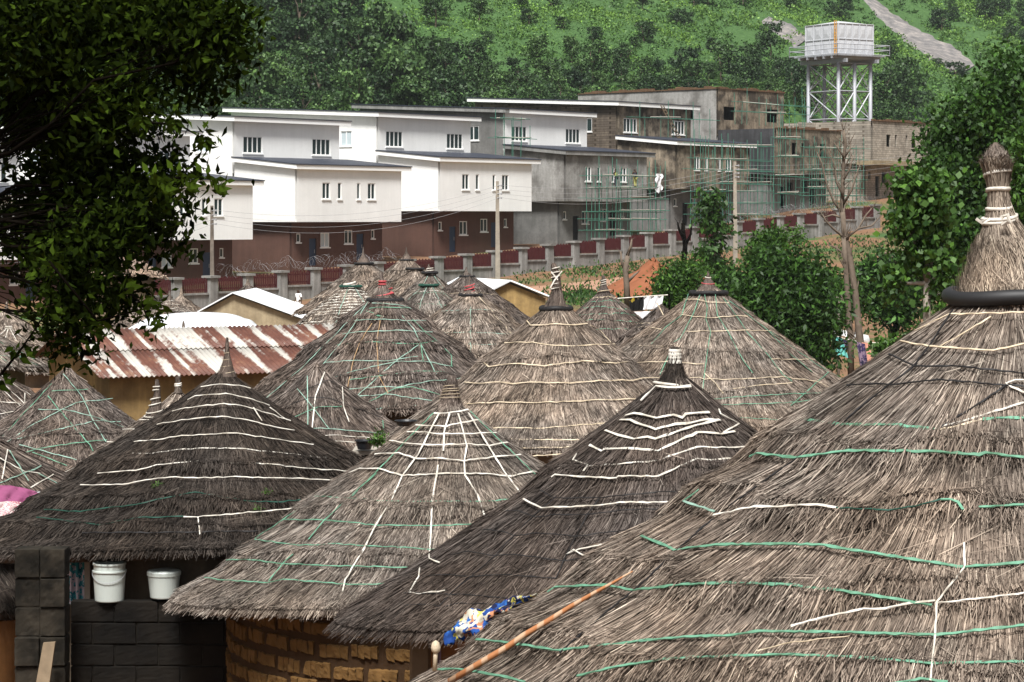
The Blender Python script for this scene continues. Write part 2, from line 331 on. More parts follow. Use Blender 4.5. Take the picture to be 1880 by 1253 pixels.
# ------------------------------------------------------------ thatch huts
class Hut:
    def __init__(s, cx, ay, D, R, tan, p=.94, c=.13, tiers=None, th=.05, seed=0):
        s.x = (cx-940)*D/F; s.y = D; s.az = (HOR-ay)*D/F; s.R = R; s.tan = tan; s.p = p; s.c = c; s.th = th; s.D = D
        s.tiers = tiers or [.3, .55, .78, 1.0]; s.rg = np.random.default_rng(seed+11); s.f0 = math.atan2(-s.y, -s.x)
        s.ph = s.rg.uniform(0, 6.28, 8)
        s.g = float(T(s.x, s.y))
    def smax(s, f): return 1-s.c*np.maximum(0, np.cos(f-s.f0))**1.2
    def zr(s, se): return s.az-s.R*s.tan*np.maximum(se, 1e-6)**s.p
    def wob(s, f): return .016*np.sin(3*f+s.ph[0])+.010*np.sin(7*f+s.ph[1])+.007*np.sin(17*f+s.ph[2])+.005*np.sin(31*f+s.ph[3])
    def off(s, sv, f):
        w = s.wob(f)*np.minimum(1, sv*2); o = np.zeros_like(sv); prev = np.zeros_like(sv)
        for i, b in enumerate(s.tiers):
            bb = b+(w if i < len(s.tiers)-1 else 0); m = (sv >= prev) & (sv < bb)
            o = np.where(m, s.th*((sv-prev)/np.maximum(bb-prev, 1e-3))**1.4, o); prev = bb
        return np.where(sv >= prev, s.th, o)
    def pt(s, sv, f, lift=0, tier=True):
        se = sv*s.smax(f); r = s.R*se; te = s.tan*s.p*np.maximum(se, .02)**(s.p-1)
        nn = np.sqrt(1+te*te); L = lift+(s.off(sv, f) if tier else 0)
        rr = r+L*te/nn; z = s.zr(se)+L/nn
        return np.stack([s.x+rr*np.cos(f), s.y+rr*np.sin(f), z], -1)
    def nrm(s, f, se=.5):
        te = s.tan; nn = math.sqrt(1+te*te); return np.stack([te/nn*np.cos(f), te/nn*np.sin(f), np.full_like(f, 1/nn)], -1)
    def ray(s, px, py, lift=.03):
        kx = (px-940)/F; kz = (HOR-py)/F; D = np.linspace(s.y-s.R*1.05, s.y+s.R*.3, 900)
        L = s.th*.75+lift+.012; x = kx*D; z = kz*D; r = np.hypot(x-s.x, D-s.y); h = z-s.zr(r/s.R)-L*math.sqrt(1+s.tan**2)
        i = np.argmax(h < 0)
        if h[i] >= 0: i = int(np.argmin(h))
        P = Vector((x[i], D[i], z[i])); f = math.atan2(D[i]-s.y, x[i]-s.x)
        N = Vector(s.nrm(np.array([f]))[0]); return P, N
def straw(h, n, wdt, ln, seed=1, skew=.10, fringe=1.0, back=.12, messy=.025):
    rg = np.random.default_rng(seed)
    sv = np.sqrt(rg.uniform(.0005, 1, n)); w = s_f = rg.uniform(-1, 1, n)
    nb = int(n*back); f = h.f0+rg.uniform(-1, 1, n)*1.75; f[:nb] = h.f0+math.pi+rg.uniform(-1, 1, nb)*1.4
    L = rg.uniform(.5, 1.2, n)*ln; slant = h.R*math.sqrt(1+h.tan**2)
    sk = rg.normal(0, skew, n); mz = rg.uniform(0, 1, n) < messy; sk[mz] = rg.uniform(-1.2, 1.2, mz.sum())
    # large-scale lay direction
    sk += .07*np.sin(5*f+sv*6+h.ph[4])+.05*np.sin(11*f-sv*9+h.ph[5])
    l0 = rg.uniform(-.012, .008, n)*(1+ln); l1 = l0+rg.uniform(.0, .03, n)*ln*2
    l1[mz] += .03
    s1 = np.minimum(sv+L/slant, 1.02+rg.uniform(-.01, .02, n)); r = np.maximum(h.R*sv, .12)
    f1 = f+np.clip(np.tan(sk)*L/r, -.6, .6)*.8
    wb = h.wob(f)*np.minimum(1, sv*2); cutk = rg.uniform(0, 1, n) < .93
    for b in h.tiers[:-1]:
        bb = b+wb; m = (sv < bb) & (s1 > bb-.002) & cutk; s1 = np.where(m, bb-.002-rg.uniform(0, .012, n), s1)
    s1 = np.maximum(s1, sv+.01)
    P0 = h.pt(sv, f, l0); P1 = h.pt(np.minimum(s1, 1.03), f1, l1)
    if fringe:
        for i, b in enumerate(h.tiers):
            m = int(n*.085*b*fringe*(1.6 if b >= 1 else 1)); ff = h.f0+rg.uniform(-1, 1, m)*1.8
            if b >= 1: ff[:m//6] = h.f0+math.pi+rg.uniform(-1, 1, m//6)*1.4
            bb = b+(h.wob(ff)*min(1, b*2) if b < 1 else 0)
            s0 = bb-rg.uniform(.0, .05, m); LL = rg.uniform(.25, .7, m)*ln
            a = h.pt(s0-.002, ff, h.th*0+rg.uniform(-.02, .02, m)); nrm = h.nrm(ff)
            s2 = s0+LL/slant; q = h.pt(s2, ff+rg.normal(0, .25, m)*LL/np.maximum(h.R*b, .3), 0, False)+nrm*(h.th*rg.uniform(.55, 1.25, m))[:, None]
            q[:, 2] -= LL*.12
            P0 = np.concatenate([P0, a]); P1 = np.concatenate([P1, q]); f = np.concatenate([f, ff])
    n2 = len(P0); side = np.stack([-np.sin(f), np.cos(f), np.zeros(n2)], -1); nr = h.nrm(f); d = P1-P0
    side = np.cross(d, nr); side /= np.linalg.norm(side, axis=1)[:, None]+1e-9
    roll = rg.normal(0, .5, n2)[:, None]; wv = side*np.cos(roll)+nr*np.sin(roll); ww = (wdt*rg.uniform(.5, 1.3, n2))[:, None]
    V = np.stack([P0-wv*ww*.5, P0+wv*ww*.5, P1+wv*ww*.32, P1-wv*ww*.32], 1)
    rn = np.clip(rg.beta(1.7, 2.2, n2), 0, 1)
    return V, rn
def mesh_cone_straw(h, V, rn, base, strawm, nf=120, ns=44):
    f = np.linspace(0, 2*math.pi, nf, endpoint=False); sv = np.linspace(.004, 1.0, ns)
    FF, SS = np.meshgrid(f, sv, indexing='ij'); P = h.pt(SS, FF, -.012)
    # inner underside so the roof has thickness
    Pin = h.pt(SS[:, ::-1], FF[:, ::-1], -.13, False); P = np.concatenate([P, Pin], 1)
    nv = P.shape[1]; A, B = np.meshgrid(np.arange(nf), np.arange(nv-1), indexing='ij'); A2 = (A+1) % nf
    q = np.stack([A*nv+B, A*nv+B+1, A2*nv+B+1, A2*nv+B], -1).reshape(-1, 4)
    n1 = nf*nv; n = len(V); qs = np.arange(n*4).reshape(-1, 4)+n1
    co = np.concatenate([P.reshape(-1, 3), V.reshape(-1, 3)]); fc = np.concatenate([q, qs])
    me = bpy.data.meshes.new('thatch'); me.vertices.add(len(co)); me.vertices.foreach_set('co', co.reshape(-1).astype(np.float32))
    k = len(fc); me.loops.add(k*4); me.loops.foreach_set('vertex_index', fc.reshape(-1).astype(np.int32))
    me.polygons.add(k); me.polygons.foreach_set('loop_start', np.arange(0, k*4, 4, dtype=np.int32))
    try: me.polygons.foreach_set('loop_total', np.full(k, 4, dtype=np.int32))
    except Exception: pass
    a = me.attributes.new('rnd', 'FLOAT', 'FACE'); a.data.foreach_set('value', np.concatenate([np.full(len(q), .3), rn]).astype(np.float32))
    me.materials.append(base); me.materials.append(strawm)
    me.polygons.foreach_set('material_index', np.concatenate([np.zeros(len(q)), np.ones(n)]).astype(np.int32))
    me.update(); me.validate(); return me
def ribbon(mb, pts, nrm, w, th=.006, m=0):
    k = len(pts); i0 = len(mb.v)
    for j in range(k):
        t_ = (pts[min(j+1, k-1)]-pts[max(j-1, 0)]).normalized(); N = nrm[j]; s_ = t_.cross(N)
        if s_.length < 1e-6: s_ = Vector((0, 0, 1))
        s_.normalize(); n_ = s_.cross(t_).normalized()
        tw = .3*math.sin(j*1.7+pts[0].x*9)+.2*math.sin(j*.6); s2 = s_*math.cos(tw)+n_*math.sin(tw); n2 = n_*math.cos(tw)-s_*math.sin(tw)
        ww = w*.68*(1+.15*math.sin(j*1.3+pts[0].z*5))
        for a, b in ((-1, -1), (1, -1), (1, 1), (-1, 1)): mb.v.append(tuple(pts[j]+s2*(a*ww/2)+n2*(b*th/2)))
    for j in range(k-1):
        for q in range(4):
            q2 = (q+1) % 4; mb.f.append((i0+j*4+q, i0+j*4+q2, i0+(j+1)*4+q2, i0+(j+1)*4+q)); mb.m.append(m)
    mb.f.append((i0+3, i0+2, i0+1, i0)); mb.m.append(m); e = i0+(k-1)*4; mb.f.append((e, e+1, e+2, e+3)); mb.m.append(m)
STRAPN = {}
def strap_px(h, root, pxs, w, mat, step=14, lift=.012, jit=1.0):
    pts = []; nr = []; rr = random.Random(int(sum(pxs[0]))+len(pxs))
    for (a, b) in zip(pxs[:-1], pxs[1:]):
        L = math.hypot(b[0]-a[0], b[1]-a[1]); n = max(1, int(L/step))
        for i in range(n):
            q = i/n; P, N = h.ray(a[0]+(b[0]-a[0])*q+(rr.uniform(-jit, jit) if i else 0)*.3, a[1]+(b[1]-a[1])*q+(rr.uniform(-jit, jit) if i else 0), lift); pts.append(P); nr.append(N)
    P, N = h.ray(*pxs[-1], lift); pts.append(P); nr.append(N)
    mb = MB(); ribbon(mb, pts, nr, w, min(.006, w*.4)); return mb.build('strap', M[mat], root)
def strap_s(h, root, s0, w, mat, f0=-1.7, f1=1.7, sag=.02, nseg=9, lift=.012, tilt=0, seed=0):
    rr = random.Random(seed); an = [f0+(f1-f0)*i/nseg for i in range(nseg+1)]; so = [s0+rr.uniform(-1, 1)*sag*.5+tilt*a for a in an]
    pts = []; nr = []
    for i in range(nseg):
        for k in range(5):
            q = k/5; f = an[i]+(an[i+1]-an[i])*q; s_ = so[i]+(so[i+1]-so[i])*q-sag*4*q*(1-q)*.5
            ff = np.array([h.f0+f]); pts.append(Vector(h.pt(np.array([s_]), ff, lift)[0])); nr.append(Vector(h.nrm(ff)[0]))
    mb = MB(); ribbon(mb, pts, nr, w, min(.006, w*.4)); return mb.build('strap', M[mat], root)
def strap_r(h, root, f, s0, s1, w, mat, df=0, lift=.02):
    pts = []; nr = []
    for i in range(16):
        q = i/15; ff = np.array([h.f0+f+df*q+.01*math.sin(i*2.1)]); pts.append(Vector(h.pt(np.array([s0+(s1-s0)*q]), ff, lift)[0])); nr.append(Vector(h.nrm(ff)[0]))
    mb = MB(); ribbon(mb, pts, nr, w, min(.006, w*.4)); return mb.build('strap', M[mat], root)
def finial(h, root, prof, strawm, n=300, wd=.012, spiky=.06, basem=None, name='finial'):
    """prof list of (px centre, py, half width px) from bottom to top; axis at hut depth"""
    D = h.D; ring = [(W(a, b, D), c*D/F) for a, b, c in prof]; nn = 14
    P = np.array([[[c.x+r*math.cos(2*math.pi*q/nn), c.y+r*math.sin(2*math.pi*q/nn), c.z] for c, r in ring] for q in range(nn)])
    rg = np.random.default_rng(int(abs(prof[0][0]))); k = len(ring); V = []
    zz = np.array([c.z for c, r in ring]); cx = np.array([c.x for c, r in ring]); rr = np.array([r for c, r in ring])
    H = zz[-1]-zz[0]
    a = zz[0]+rg.uniform(-.02, .85, n)*H; ln = rg.uniform(.08, .2, n)*H; b = np.minimum(a+ln, H*(1.0+rg.uniform(-.02, .05, n))+zz[0]); ang = rg.uniform(0, 6.28, n); an2 = ang+rg.normal(0, .2, n)
    ra = np.interp(a, zz, rr)*1.02+.003; rb = np.interp(b, zz, rr)*1.03+.004+rg.uniform(0, spiky, n)*np.interp(b, zz, rr)
    P0 = np.stack([np.interp(a, zz, cx)+ra*np.cos(ang), h.y+ra*np.sin(ang), a], -1); P1 = np.stack([np.interp(b, zz, cx)+rb*np.cos(an2), h.y+rb*np.sin(an2), b], -1)
    sd_ = np.stack([-np.sin(ang), np.cos(ang), 0*ang], -1)*(wd*rg.uniform(.5, 1.2, n))[:, None]*.5
    V = np.stack([P0-sd_, P0+sd_, P1+sd_*.6, P1-sd_*.6], 1)
    nv = k; A, B = np.meshgrid(np.arange(nn), np.arange(nv-1), indexing='ij'); A2 = (A+1) % nn
    q = np.stack([A*nv+B, A2*nv+B, A2*nv+B+1, A*nv+B+1], -1).reshape(-1, 4)
    co = P.reshape(-1, 3).tolist()+V.reshape(-1, 3).tolist(); fc = q.tolist()+(np.arange(n*4).reshape(-1, 4)+nn*nv).tolist()
    fc.append([i*nv+nv-1 for i in range(nn)])
    me = bpy.data.meshes.new(name); me.from_pydata(co, [], fc)
    at_ = me.attributes.new('rnd', 'FLOAT', 'FACE'); at_.data.foreach_set('value', np.concatenate([np.full(len(q), .35), rg.beta(2.2, 2.6, n), [.3]]).astype(np.float32))
    me.materials.append(M[strawm]); me.update(); return link(name, me, root)
def wrap(h, root, px, py, hw, w, mat, turns=1, dz=0, name='binding', r=1.0):
    D = h.D; mb = MB(); pts = []; c = W(px, py, D); rad = hw*D/F
    N = int(18*turns)
    for i in range(N+1):
        a = 2*math.pi*i/18; pts.append(Vector((c.x+rad*math.cos(a), D+rad*math.sin(a), c.z+dz*D/F*(i/N-.5)+.15*rad*math.sin(a*1.0+px))))
    mb.tube(pts, w*r/2, 5, cap=True); return mb.build(name, M[mat], root, smooth=True)
def torus(h, root, px, py, hw, minor, mat, name='ring', n=40):
    D = h.D; c = W(px, py, D); rad = hw*D/F; mb = MB(); pts = [(c.x+rad*math.cos(a), D+rad*math.sin(a), c.z+.01*math.sin(3*a)) for a in np.linspace(0, 2*math.pi, n)]
    mb.tube(pts, minor, 9, cap=False); return mb.build(name, M[mat], root, smooth=True)
def make_hut(label, cx, ay, D, R, tan, strawm, n, wd, ln, wall='plaster', wallf=.76, seed=0, group=None, **k):
    base = k.pop('base', 'base'); kw = {q: k.pop(q) for q in ('skew', 'fringe', 'messy') if q in k}
    h = Hut(cx, ay, D, R, tan, seed=seed, **k)
    root = empty('thatched_hut', (h.x, h.y, h.g), label=label, cat='hut')
    if group: root['group'] = group
    V, rn = straw(h, n, wd, ln, seed+3, **kw)
    link('thatched_roof', mesh_cone_straw(h, V, rn, M[base], M[strawm]), root)
    if wall:
        rw = R*wallf; zt = float(h.zr(wallf))-.14; mb = MB()
        mb.lathe((h.x, h.y, 0), [(rw*1.01, h.g-.4), (rw, h.g+.5), (rw*.99, (h.g+zt)/2), (rw*.985, zt)], 48, cap=True)
        mb.build('wall', M[wall], root, smooth=False)
    h.root = root; return h
def Zm(pts, ox, oy, k): return [(ox+a/k, oy+b/k) for a, b in pts]
def tiers_px(h, lst):
    out = []
    for px, py in lst:
        P, N = h.ray(px, py, 0); f = math.atan2(P.y-h.y, P.x-h.x); out.append(float(math.hypot(P.x-h.x, P.y-h.y)/h.R/h.smax(np.array([f]))[0]))
    return out+[1.0]
def straps(h, lst, org, default_w):
    for it in lst:
        mat, pts = it[0], it[1]; w = it[2] if len(it) > 2 else default_w
        strap_px(h, h.root, Zm(pts, *org) if org else pts, w, mat, step=10)
A1 = (1280, 540, 3.133); A2 = (1280, 853, 3.133); A3 = (740, 880, 3.133); A4 = (640, 640, 3.133); A5 = (340, 700, 3.133)
C1 = (0, 620, 2.848); C2 = (480, 480, 4.04); C3 = (840, 470, 4.64); C4 = (1140, 490, 4.04)
# ---- H1 nearest right hut
h = Hut(1862, 470, 14, 4.1, .735); tp = tiers_px(h, [(1700, 812), (1640, 915), (1700, 1078), (1700, 1236)])
H1 = h = make_hut('nearest and largest hut, green strapped, with a tall straw topknot above a black hose', 1862, 470, 14, 4.1, .735, 'th_tan', 210000, .0056, .36, skew=.05, seed=1, p=.93, c=.15, tiers=tp, th=.075, messy=.012)
straps(h, [('s_cream', [(1250, 210), (1450, 115), (1710, 110), (1880, 105)], .014), ('s_cream', [(1170, 270), (1330, 300), (1560, 315), (1705, 325), (1880, 285)], .016),
 ('s_cream', [(1400, 300), (1690, 130)], .012), ('s_black', [(1100, 345), (1250, 415), (1500, 415), (1880, 455)], .014), ('s_black', [(860, 525), (1030, 515), (1110, 522), (1400, 492), (1770, 525), (1880, 530)], .014),
 ('s_black', [(1470, 90), (1340, 290), (1240, 420), (1000, 600), (800, 770), (550, 960), (180, 1220)], .016), ('s_black', [(1770, 530), (1560, 670), (1390, 770)], .015),
 ('s_white', [(1880, 570), (1775, 515), (1830, 495), (1880, 495)], .018), ('s_white', [(1880, 625), (1600, 710), (1400, 765), (1385, 790)], .018), ('s_cream', [(1385, 785), (1570, 740), (1640, 720)], .018),
 ('s_green', [(1640, 720), (1760, 712), (1880, 712)], .028), ('s_green', [(625, 720), (820, 752), (1100, 750), (1380, 778)], .028),
 ('s_green', [(300, 935), (340, 915), (560, 942), (870, 900), (1370, 905), (1620, 925), (1660, 912), (1880, 940)], .026)], A1, .02)
straps(h, [('s_teal', [(1254, 920), (1311, 939)], .022), ('s_green', [(1254, 920), (1283, 899)], .018), ('s_white', [(1309, 946), (1385, 930), (1424, 931), (1468, 927), (1510, 928), (1535, 932)], .022), ('s_dgreen', [(1535, 932), (1631, 937), (1679, 930), (1727, 917)], .012),
 ('s_green', [(1727, 917), (1745, 917), (1759, 922), (1768, 936)], .02), ('s_green', [(1797, 931), (1861, 927), (1880, 927)], .02),
 ('s_green', [(1177, 984), (1212, 998), (1239, 1011)], .026), ('s_green', [(1239, 1010), (1314, 1000), (1424, 999), (1503, 1000), (1768, 1041)], .024), ('s_green', [(1771, 1041), (1880, 1032)], .024),
 ('s_green', [(1005, 1087), (1018, 1078), (1059, 1076), (1117, 1075), (1161, 1084), (1251, 1073), (1340, 1070), (1440, 1073), (1554, 1086), (1711, 1111)], .024),
 ('s_white', [(1717, 1103), (1669, 1108), (1625, 1118), (1586, 1118), (1519, 1132), (1452, 1150)], .018), ('s_white', [(1717, 1108), (1791, 1100), (1880, 1089)], .014),
 ('s_green', [(874, 1174), (919, 1178), (1024, 1194), (1104, 1185), (1200, 1175), (1267, 1169), (1347, 1166), (1398, 1159), (1551, 1161), (1717, 1166), (1880, 1148)], .022),
 ('s_green', [(1059, 1241), (1123, 1226), (1219, 1210), (1340, 1204), (1440, 1202), (1567, 1206), (1708, 1218), (1880, 1215)], .02),
 ('s_green', [(804, 1229), (845, 1229), (919, 1241), (963, 1252)], .024), ('s_green', [(1640, 1256), (1690, 1246), (1740, 1252)], .02), ('s_white', [(1770, 997), (1771, 1041), (1720, 1105), (1717, 1166), (1708, 1250)], .014),
 ('s_black', [(1308, 953), (1238, 1014), (1171, 1078), (1107, 1129), (1027, 1199)], .016), ('s_cream', [(1390, 1195), (1450, 1180), (1560, 1168)], .008)], None, .02)
torus(h, h.root, 1862, 545, 118, .045, 'rubber', 'hose_ring')
finial(h, h.root, [(1868, 562, 112), (1864, 520, 96), (1856, 480, 70), (1848, 440, 50), (1838, 412, 25), (1834, 380, 17), (1833, 350, 15), (1832, 325, 17), (1830, 305, 24), (1829, 292, 25), (1829, 284, 18), (1829, 278, 6)], 'th_gold', 5200, .007, .22, name='topknot')
finial(h, h.root, [(1831, 318, 12), (1830, 302, 22), (1829, 288, 24), (1829, 272, 10), (1827, 262, 3)], 'th_tan', 500, .006, .7, name='topknot_tuft')
for py, hw in ((409, 31), (386, 22), (352, 20), (322, 23), (403, 31)): wrap(h, h.root, 1835-(409-py)*.04, py, hw, .026, 's_white', 1, dz=16)
mb = MB(); ribbon(mb, [W(1818, 402, 13.86), W(1802, 409, 13.83), W(1792, 402, 13.83)], [Vector((0, -1, .2))]*3, .024); mb.build('bow', M['s_white'], h.root); mb = MB(); ribbon(mb, [W(1838, 400, 13.83), W(1850, 394, 13.8), W(1853, 408, 13.8), W(1838, 412, 13.83)], [Vector((0, -1, .2))]*4, .034); mb.build('bow', M['s_white'], h.root)
# ---- H2 dark hut at left
h = Hut(410, 672, 30, 3.12, .72); tp = tiers_px(h, [(420, 850), (420, 918), (420, 970)])
H2 = h = make_hut('very dark thatched hut with even white string rings, buckets standing beneath its eave', 410, 672, 30, 3.12, .715, 'th_dark', 85000, .0085, .38, wall='plaster_d', seed=2, p=.9, c=.15, tiers=tp, th=.10, base='base_d')
straps(h, [('s_white', q) for q in ([(1050, 258), (1150, 243), (1250, 250), (1310, 265)], [(980, 325), (1020, 305), (1180, 292), (1290, 315), (1410, 355)], [(900, 385), (970, 368), (1170, 345), (1260, 355), (1400, 395), (1520, 435)],
 [(820, 455), (950, 430), (1160, 412), (1290, 430), (1440, 468), (1540, 485)], [(700, 545), (820, 535), (950, 512), (1130, 505), (1240, 500), (1400, 525), (1640, 560)], [(690, 605), (800, 605), (900, 590), (1060, 578), (1240, 580), (1420, 598), (1600, 618), (1730, 632)],
 [(510, 710), (710, 695), (820, 665), (1000, 648), (1070, 650)], [(1170, 655), (1400, 660), (1560, 680), (1830, 698)], [(420, 770), (640, 768), (760, 745), (890, 730), (1040, 735), (1200, 728), (1500, 735), (1770, 745)],
 [(960, 937), (1035, 938), (1530, 893)], [(1035, 938), (1045, 1030)], [(1325, 365), (1370, 435)], [(1410, 365), (1500, 430)])], C1, .02)
straps(h, [('s_dgreen', [(230, 900), (420, 910), (700, 875), (860, 840), (1020, 808), (1200, 840), (1300, 855), (1450, 860), (1570, 848)]), ('s_dgreen', [(190, 940), (400, 965), (520, 980), (730, 940), (960, 935)]), ('s_black', [(430, 1020), (800, 1020), (1360, 1010)])], C1, .02)
finial(h, h.root, [(415, 692, 20), (416, 680, 13), (417, 665, 8), (417, 650, 4), (417, 635, 3), (417, 620, 1.5)], 'th_mid', 260, .008, .05)
for py, hw in ((684, 15), (672, 10), (660, 7), (648, 5)): wrap(h, h.root, 416, py, hw, .008, 's_cream')
# ---- H3 grey hut in front centre with square net of straps
h = Hut(826, 735, 27, 2.98, .74); tp = tiers_px(h, [(760, 940), (700, 1027)])
H3 = h = make_hut('grey brown hut netted in white squares, over a mud brick wall', 826, 728, 27, 2.98, .755, 'th_grey', 90000, .008, .36, wall=None, seed=3, p=.95, c=.14, tiers=tp, th=.075)
straps(h, [('s_white', q, .026) for q in ([(490, 372), (560, 372), (640, 362), (690, 350)], [(385, 440), (480, 445), (560, 450), (590, 438), (745, 410)], [(335, 480), (440, 480), (530, 492), (660, 490), (850, 485)],
 [(235, 530), (330, 545), (420, 552), (550, 555), (670, 548), (810, 560), (915, 540)], [(150, 608), (290, 600), (380, 632), (530, 630), (665, 648), (760, 632), (990, 610)], [(0, 715), (60, 690), (170, 690), (310, 732), (500, 722), (665, 718), (800, 720), (940, 735), (1060, 708), (1140, 712)],
 [(520, 375), (470, 470), (400, 610), (310, 730), (240, 880), (160, 1010), (90, 1150), (40, 1230), (-20, 1330), (-35, 1400)], [(580, 375), (550, 480), (545, 590)], [(515, 670), (480, 880), (475, 1010), (465, 1190)], [(630, 375), (660, 480), (680, 560), (665, 650), (670, 730), (740, 840), (785, 970)], [(690, 370), (810, 570), (890, 700), (1010, 860)])], A4, .026)
straps(h, [('s_green', q, .018) for q in ([(0, 860), (250, 880), (480, 880), (770, 880), (950, 868)], [(0, 1000), (160, 1018), (480, 1020), (760, 1010)], [(490, 370), (330, 530), (150, 720), (20, 850)], [(700, 360), (850, 510), (1120, 770)])], A4, .02)
straps(h, [('s_green', q, .018) for q in ([(745, 662), (940, 672)], [(560, 795), (800, 800), (940, 810)], [(400, 910), (660, 945), (850, 935), (1050, 948), (1260, 955), (1400, 968), (1480, 965)], [(235, 1030), (340, 1025), (560, 1050), (960, 1065), (1340, 1072)], [(110, 1130), (230, 1145), (470, 1160), (560, 1140), (940, 1170), (1210, 1162)],
 [(1100, 530), (940, 670), (800, 800), (710, 910)], [(620, 995), (560, 1050), (480, 1150)], [(640, 745), (400, 905)])], A5, .02)
finial(h, h.root, [(826, 756, 30), (827, 742, 20), (828, 722, 14), (829, 704, 11), (830, 690, 7)], 'th_mid', 500, .009, .1)
for py, hw in ((728, 17), (722, 16), (718, 15), (734, 20), (712, 13)): wrap(h, h.root, 827, py, hw, .008, 's_cream', dz=14)
# ---- H4
h = Hut(1240, 690, 21, 2.8, .70); tp = tiers_px(h, [(1250, 850)])
H4 = h = make_hut('dark grey thatched hut with zigzag white straps and a white wrapped straw tip', 1240, 672, 21, 2.86, .775, 'th_slate', 90000, .0075, .40, wall='orange_wall', wallf=.8, seed=4, p=.9, c=.16, tiers=tp, th=.05, messy=.02)
straps(h, [('s_white', q, .034) for q in ([(1680, 300), (1765, 215), (1880, 225), (1970, 215)], [(1590, 385), (1640, 372), (1710, 385), (1770, 400), (1870, 382), (1920, 398), (1939, 376), (2077, 367)], [(1560, 410), (1620, 410), (1690, 440), (1765, 465), (1880, 435), (1939, 432), (2045, 410), (2140, 413)],
 [(1475, 470), (1550, 498), (1640, 520), (1720, 508), (1765, 520), (2005, 440), (2134, 410)], [(1385, 555), (1455, 590), (1470, 578), (1620, 575), (1780, 588), (2005, 482), (2146, 492), (2224, 476)])], A4, .03)
straps(h, [('s_white', q, .022) for q in ([(1310, 605), (1290, 640), (1375, 670), (1350, 705)], [(1375, 680), (1590, 660), (1780, 645), (2005, 567), (2224, 570), (2346, 560)], [(1165, 740), (1185, 725), (1295, 735), (1420, 742), (1540, 745), (1550, 735), (1780, 735), (2005, 633), (2074, 642), (2296, 626)], [(1005, 865), (1110, 918), (1410, 905), (1560, 885), (1880, 885)],
 [(2130, 348), (2140, 376), (2246, 432), (2155, 486)])]+[('s_black', [(1100, 815), (1185, 860), (1440, 858), (1780, 825), (1880, 825)], .012), ('s_black', [(900, 935), (980, 935), (1070, 970), (1200, 955), (1370, 955), (1560, 930), (1800, 922)], .012)], A4, .03)
straps(h, [('s_black', q, .012) for q in ([(460, 290), (570, 300), (640, 325), (770, 310), (900, 320), (1000, 328), (1280, 290)], [(270, 435), (360, 415), (530, 440), (630, 432), (910, 470), (1100, 440)], [(110, 560), (230, 550), (390, 560), (600, 548), (880, 570)], [(0, 655), (250, 660), (460, 670), (640, 690)], [(0, 725), (160, 720), (220, 735), (330, 712), (560, 720)],
 [(1130, 110), (1060, 200), (1000, 320), (940, 430), (880, 570)], [(880, 100), (740, 220), (640, 320), (530, 440), (390, 560), (270, 660), (190, 750)])], A3, .012)
straps(h, [('s_white', q, .018) for q in ([(1190, 365), (990, 410), (940, 430), (980, 405), (1090, 465)], [(150, 430), (150, 455), (210, 480)], [(95, 510), (90, 560), (70, 590), (35, 650), (90, 660), (240, 640)])], A3, .012)
finial(h, h.root, [(1236, 715, 36), (1237, 700, 28), (1238, 685, 19), (1239, 668, 12), (1239, 650, 10), (1239, 638, 8)], 'th_dark', 700, .008, .12)
mb = MB(); c_ = W(1239, 667, h.D); q_ = h.D/F; mb.lathe(c_, [(13.5*q_, 0), (13*q_, 5*q_), (12.2*q_, 6*q_), (12.8*q_, 11*q_), (12*q_, 12*q_), (12.4*q_, 17*q_), (11.2*q_, 18*q_), (11.6*q_, 23*q_), (10.5*q_, 26*q_)], 20); mb.build('wrapping', M['s_white'], h.root)
wrap(h, h.root, 1236, 708, 35, .03, 's_white', 1, dz=6); torus(h, h.root, 1238, 746, 73, .028, 's_black', 'rope_ring')
# ---- H5
h = Hut(1022, 543, 42, 3.15, .84); tp = tiers_px(h, [(1060, 655), (1010, 805)])
H5 = h = make_hut('broad tan hut in the middle with thin cream rings and a black straw collar', 1022, 543, 42, 3.15, .85, 'th_tan', 50000, .013, .42, seed=5, p=.94, c=.12, tiers=tp, th=.05, wallf=.74)
straps(h, [('s_cream', q, .03) for q in ([(590, 550), (620, 590), (700, 590), (800, 580), (950, 588), (1110, 575)], [(400, 740), (640, 735), (790, 760), (1030, 765), (1230, 755), (1340, 750)], [(220, 900), (265, 945), (390, 925), (560, 920), (740, 938), (920, 910), (1110, 895), (1350, 915), (1520, 895)],
 [(60, 1075), (150, 1085), (320, 1075), (470, 1090), (620, 1075), (960, 1085), (1210, 1060), (1500, 1060), (1580, 1040), (1720, 1040)], [(1130, 590), (1220, 640), (1310, 740)])], C3, .03)
straps(h, [('s_cream', q, .028) for q in ([(680, 318), (880, 308), (1090, 312), (1270, 305), (1480, 295), (1690, 290)], [(820, 460), (900, 455), (1090, 460), (1310, 442), (1530, 428)], [(930, 520), (1080, 525), (1320, 525), (1420, 515)], [(960, 575), (1200, 570), (1380, 562)], [(1020, 622), (1190, 610), (1310, 600)])]+[('s_black', [(1090, 665), (1240, 665)], .02)], A4, .03)
finial(h, h.root, [(1021, 568, 26), (1021, 556, 17), (1022, 540, 11), (1022, 532, 8), (1022, 515, 7), (1020, 500, 7), (1017, 490, 5), (1016, 483, 3)], 'th_mid', 500, .014, .1)
for py, hw in ((531, 9), (523, 8), (510, 8), (502, 8), (494, 7)): wrap(h, h.root, 1020, py, hw, .022, 's_white', dz=5)
mb = MB(); ribbon(mb, [W(1010, 529, 41.8), W(1018, 515, 41.8), W(1032, 498, 41.8)], [Vector((0, -1, .1))]*3, .03); mb.build('bow', M['s_white'], h.root); mb = MB(); ribbon(mb, [W(1012, 499, 41.8), W(1024, 514, 41.8)], [Vector((0, -1, .1))]*2, .03); mb.build('bow', M['s_white'], h.root)
torus(h, h.root, 1021, 567, 27, .05, 's_black', 'straw_collar')
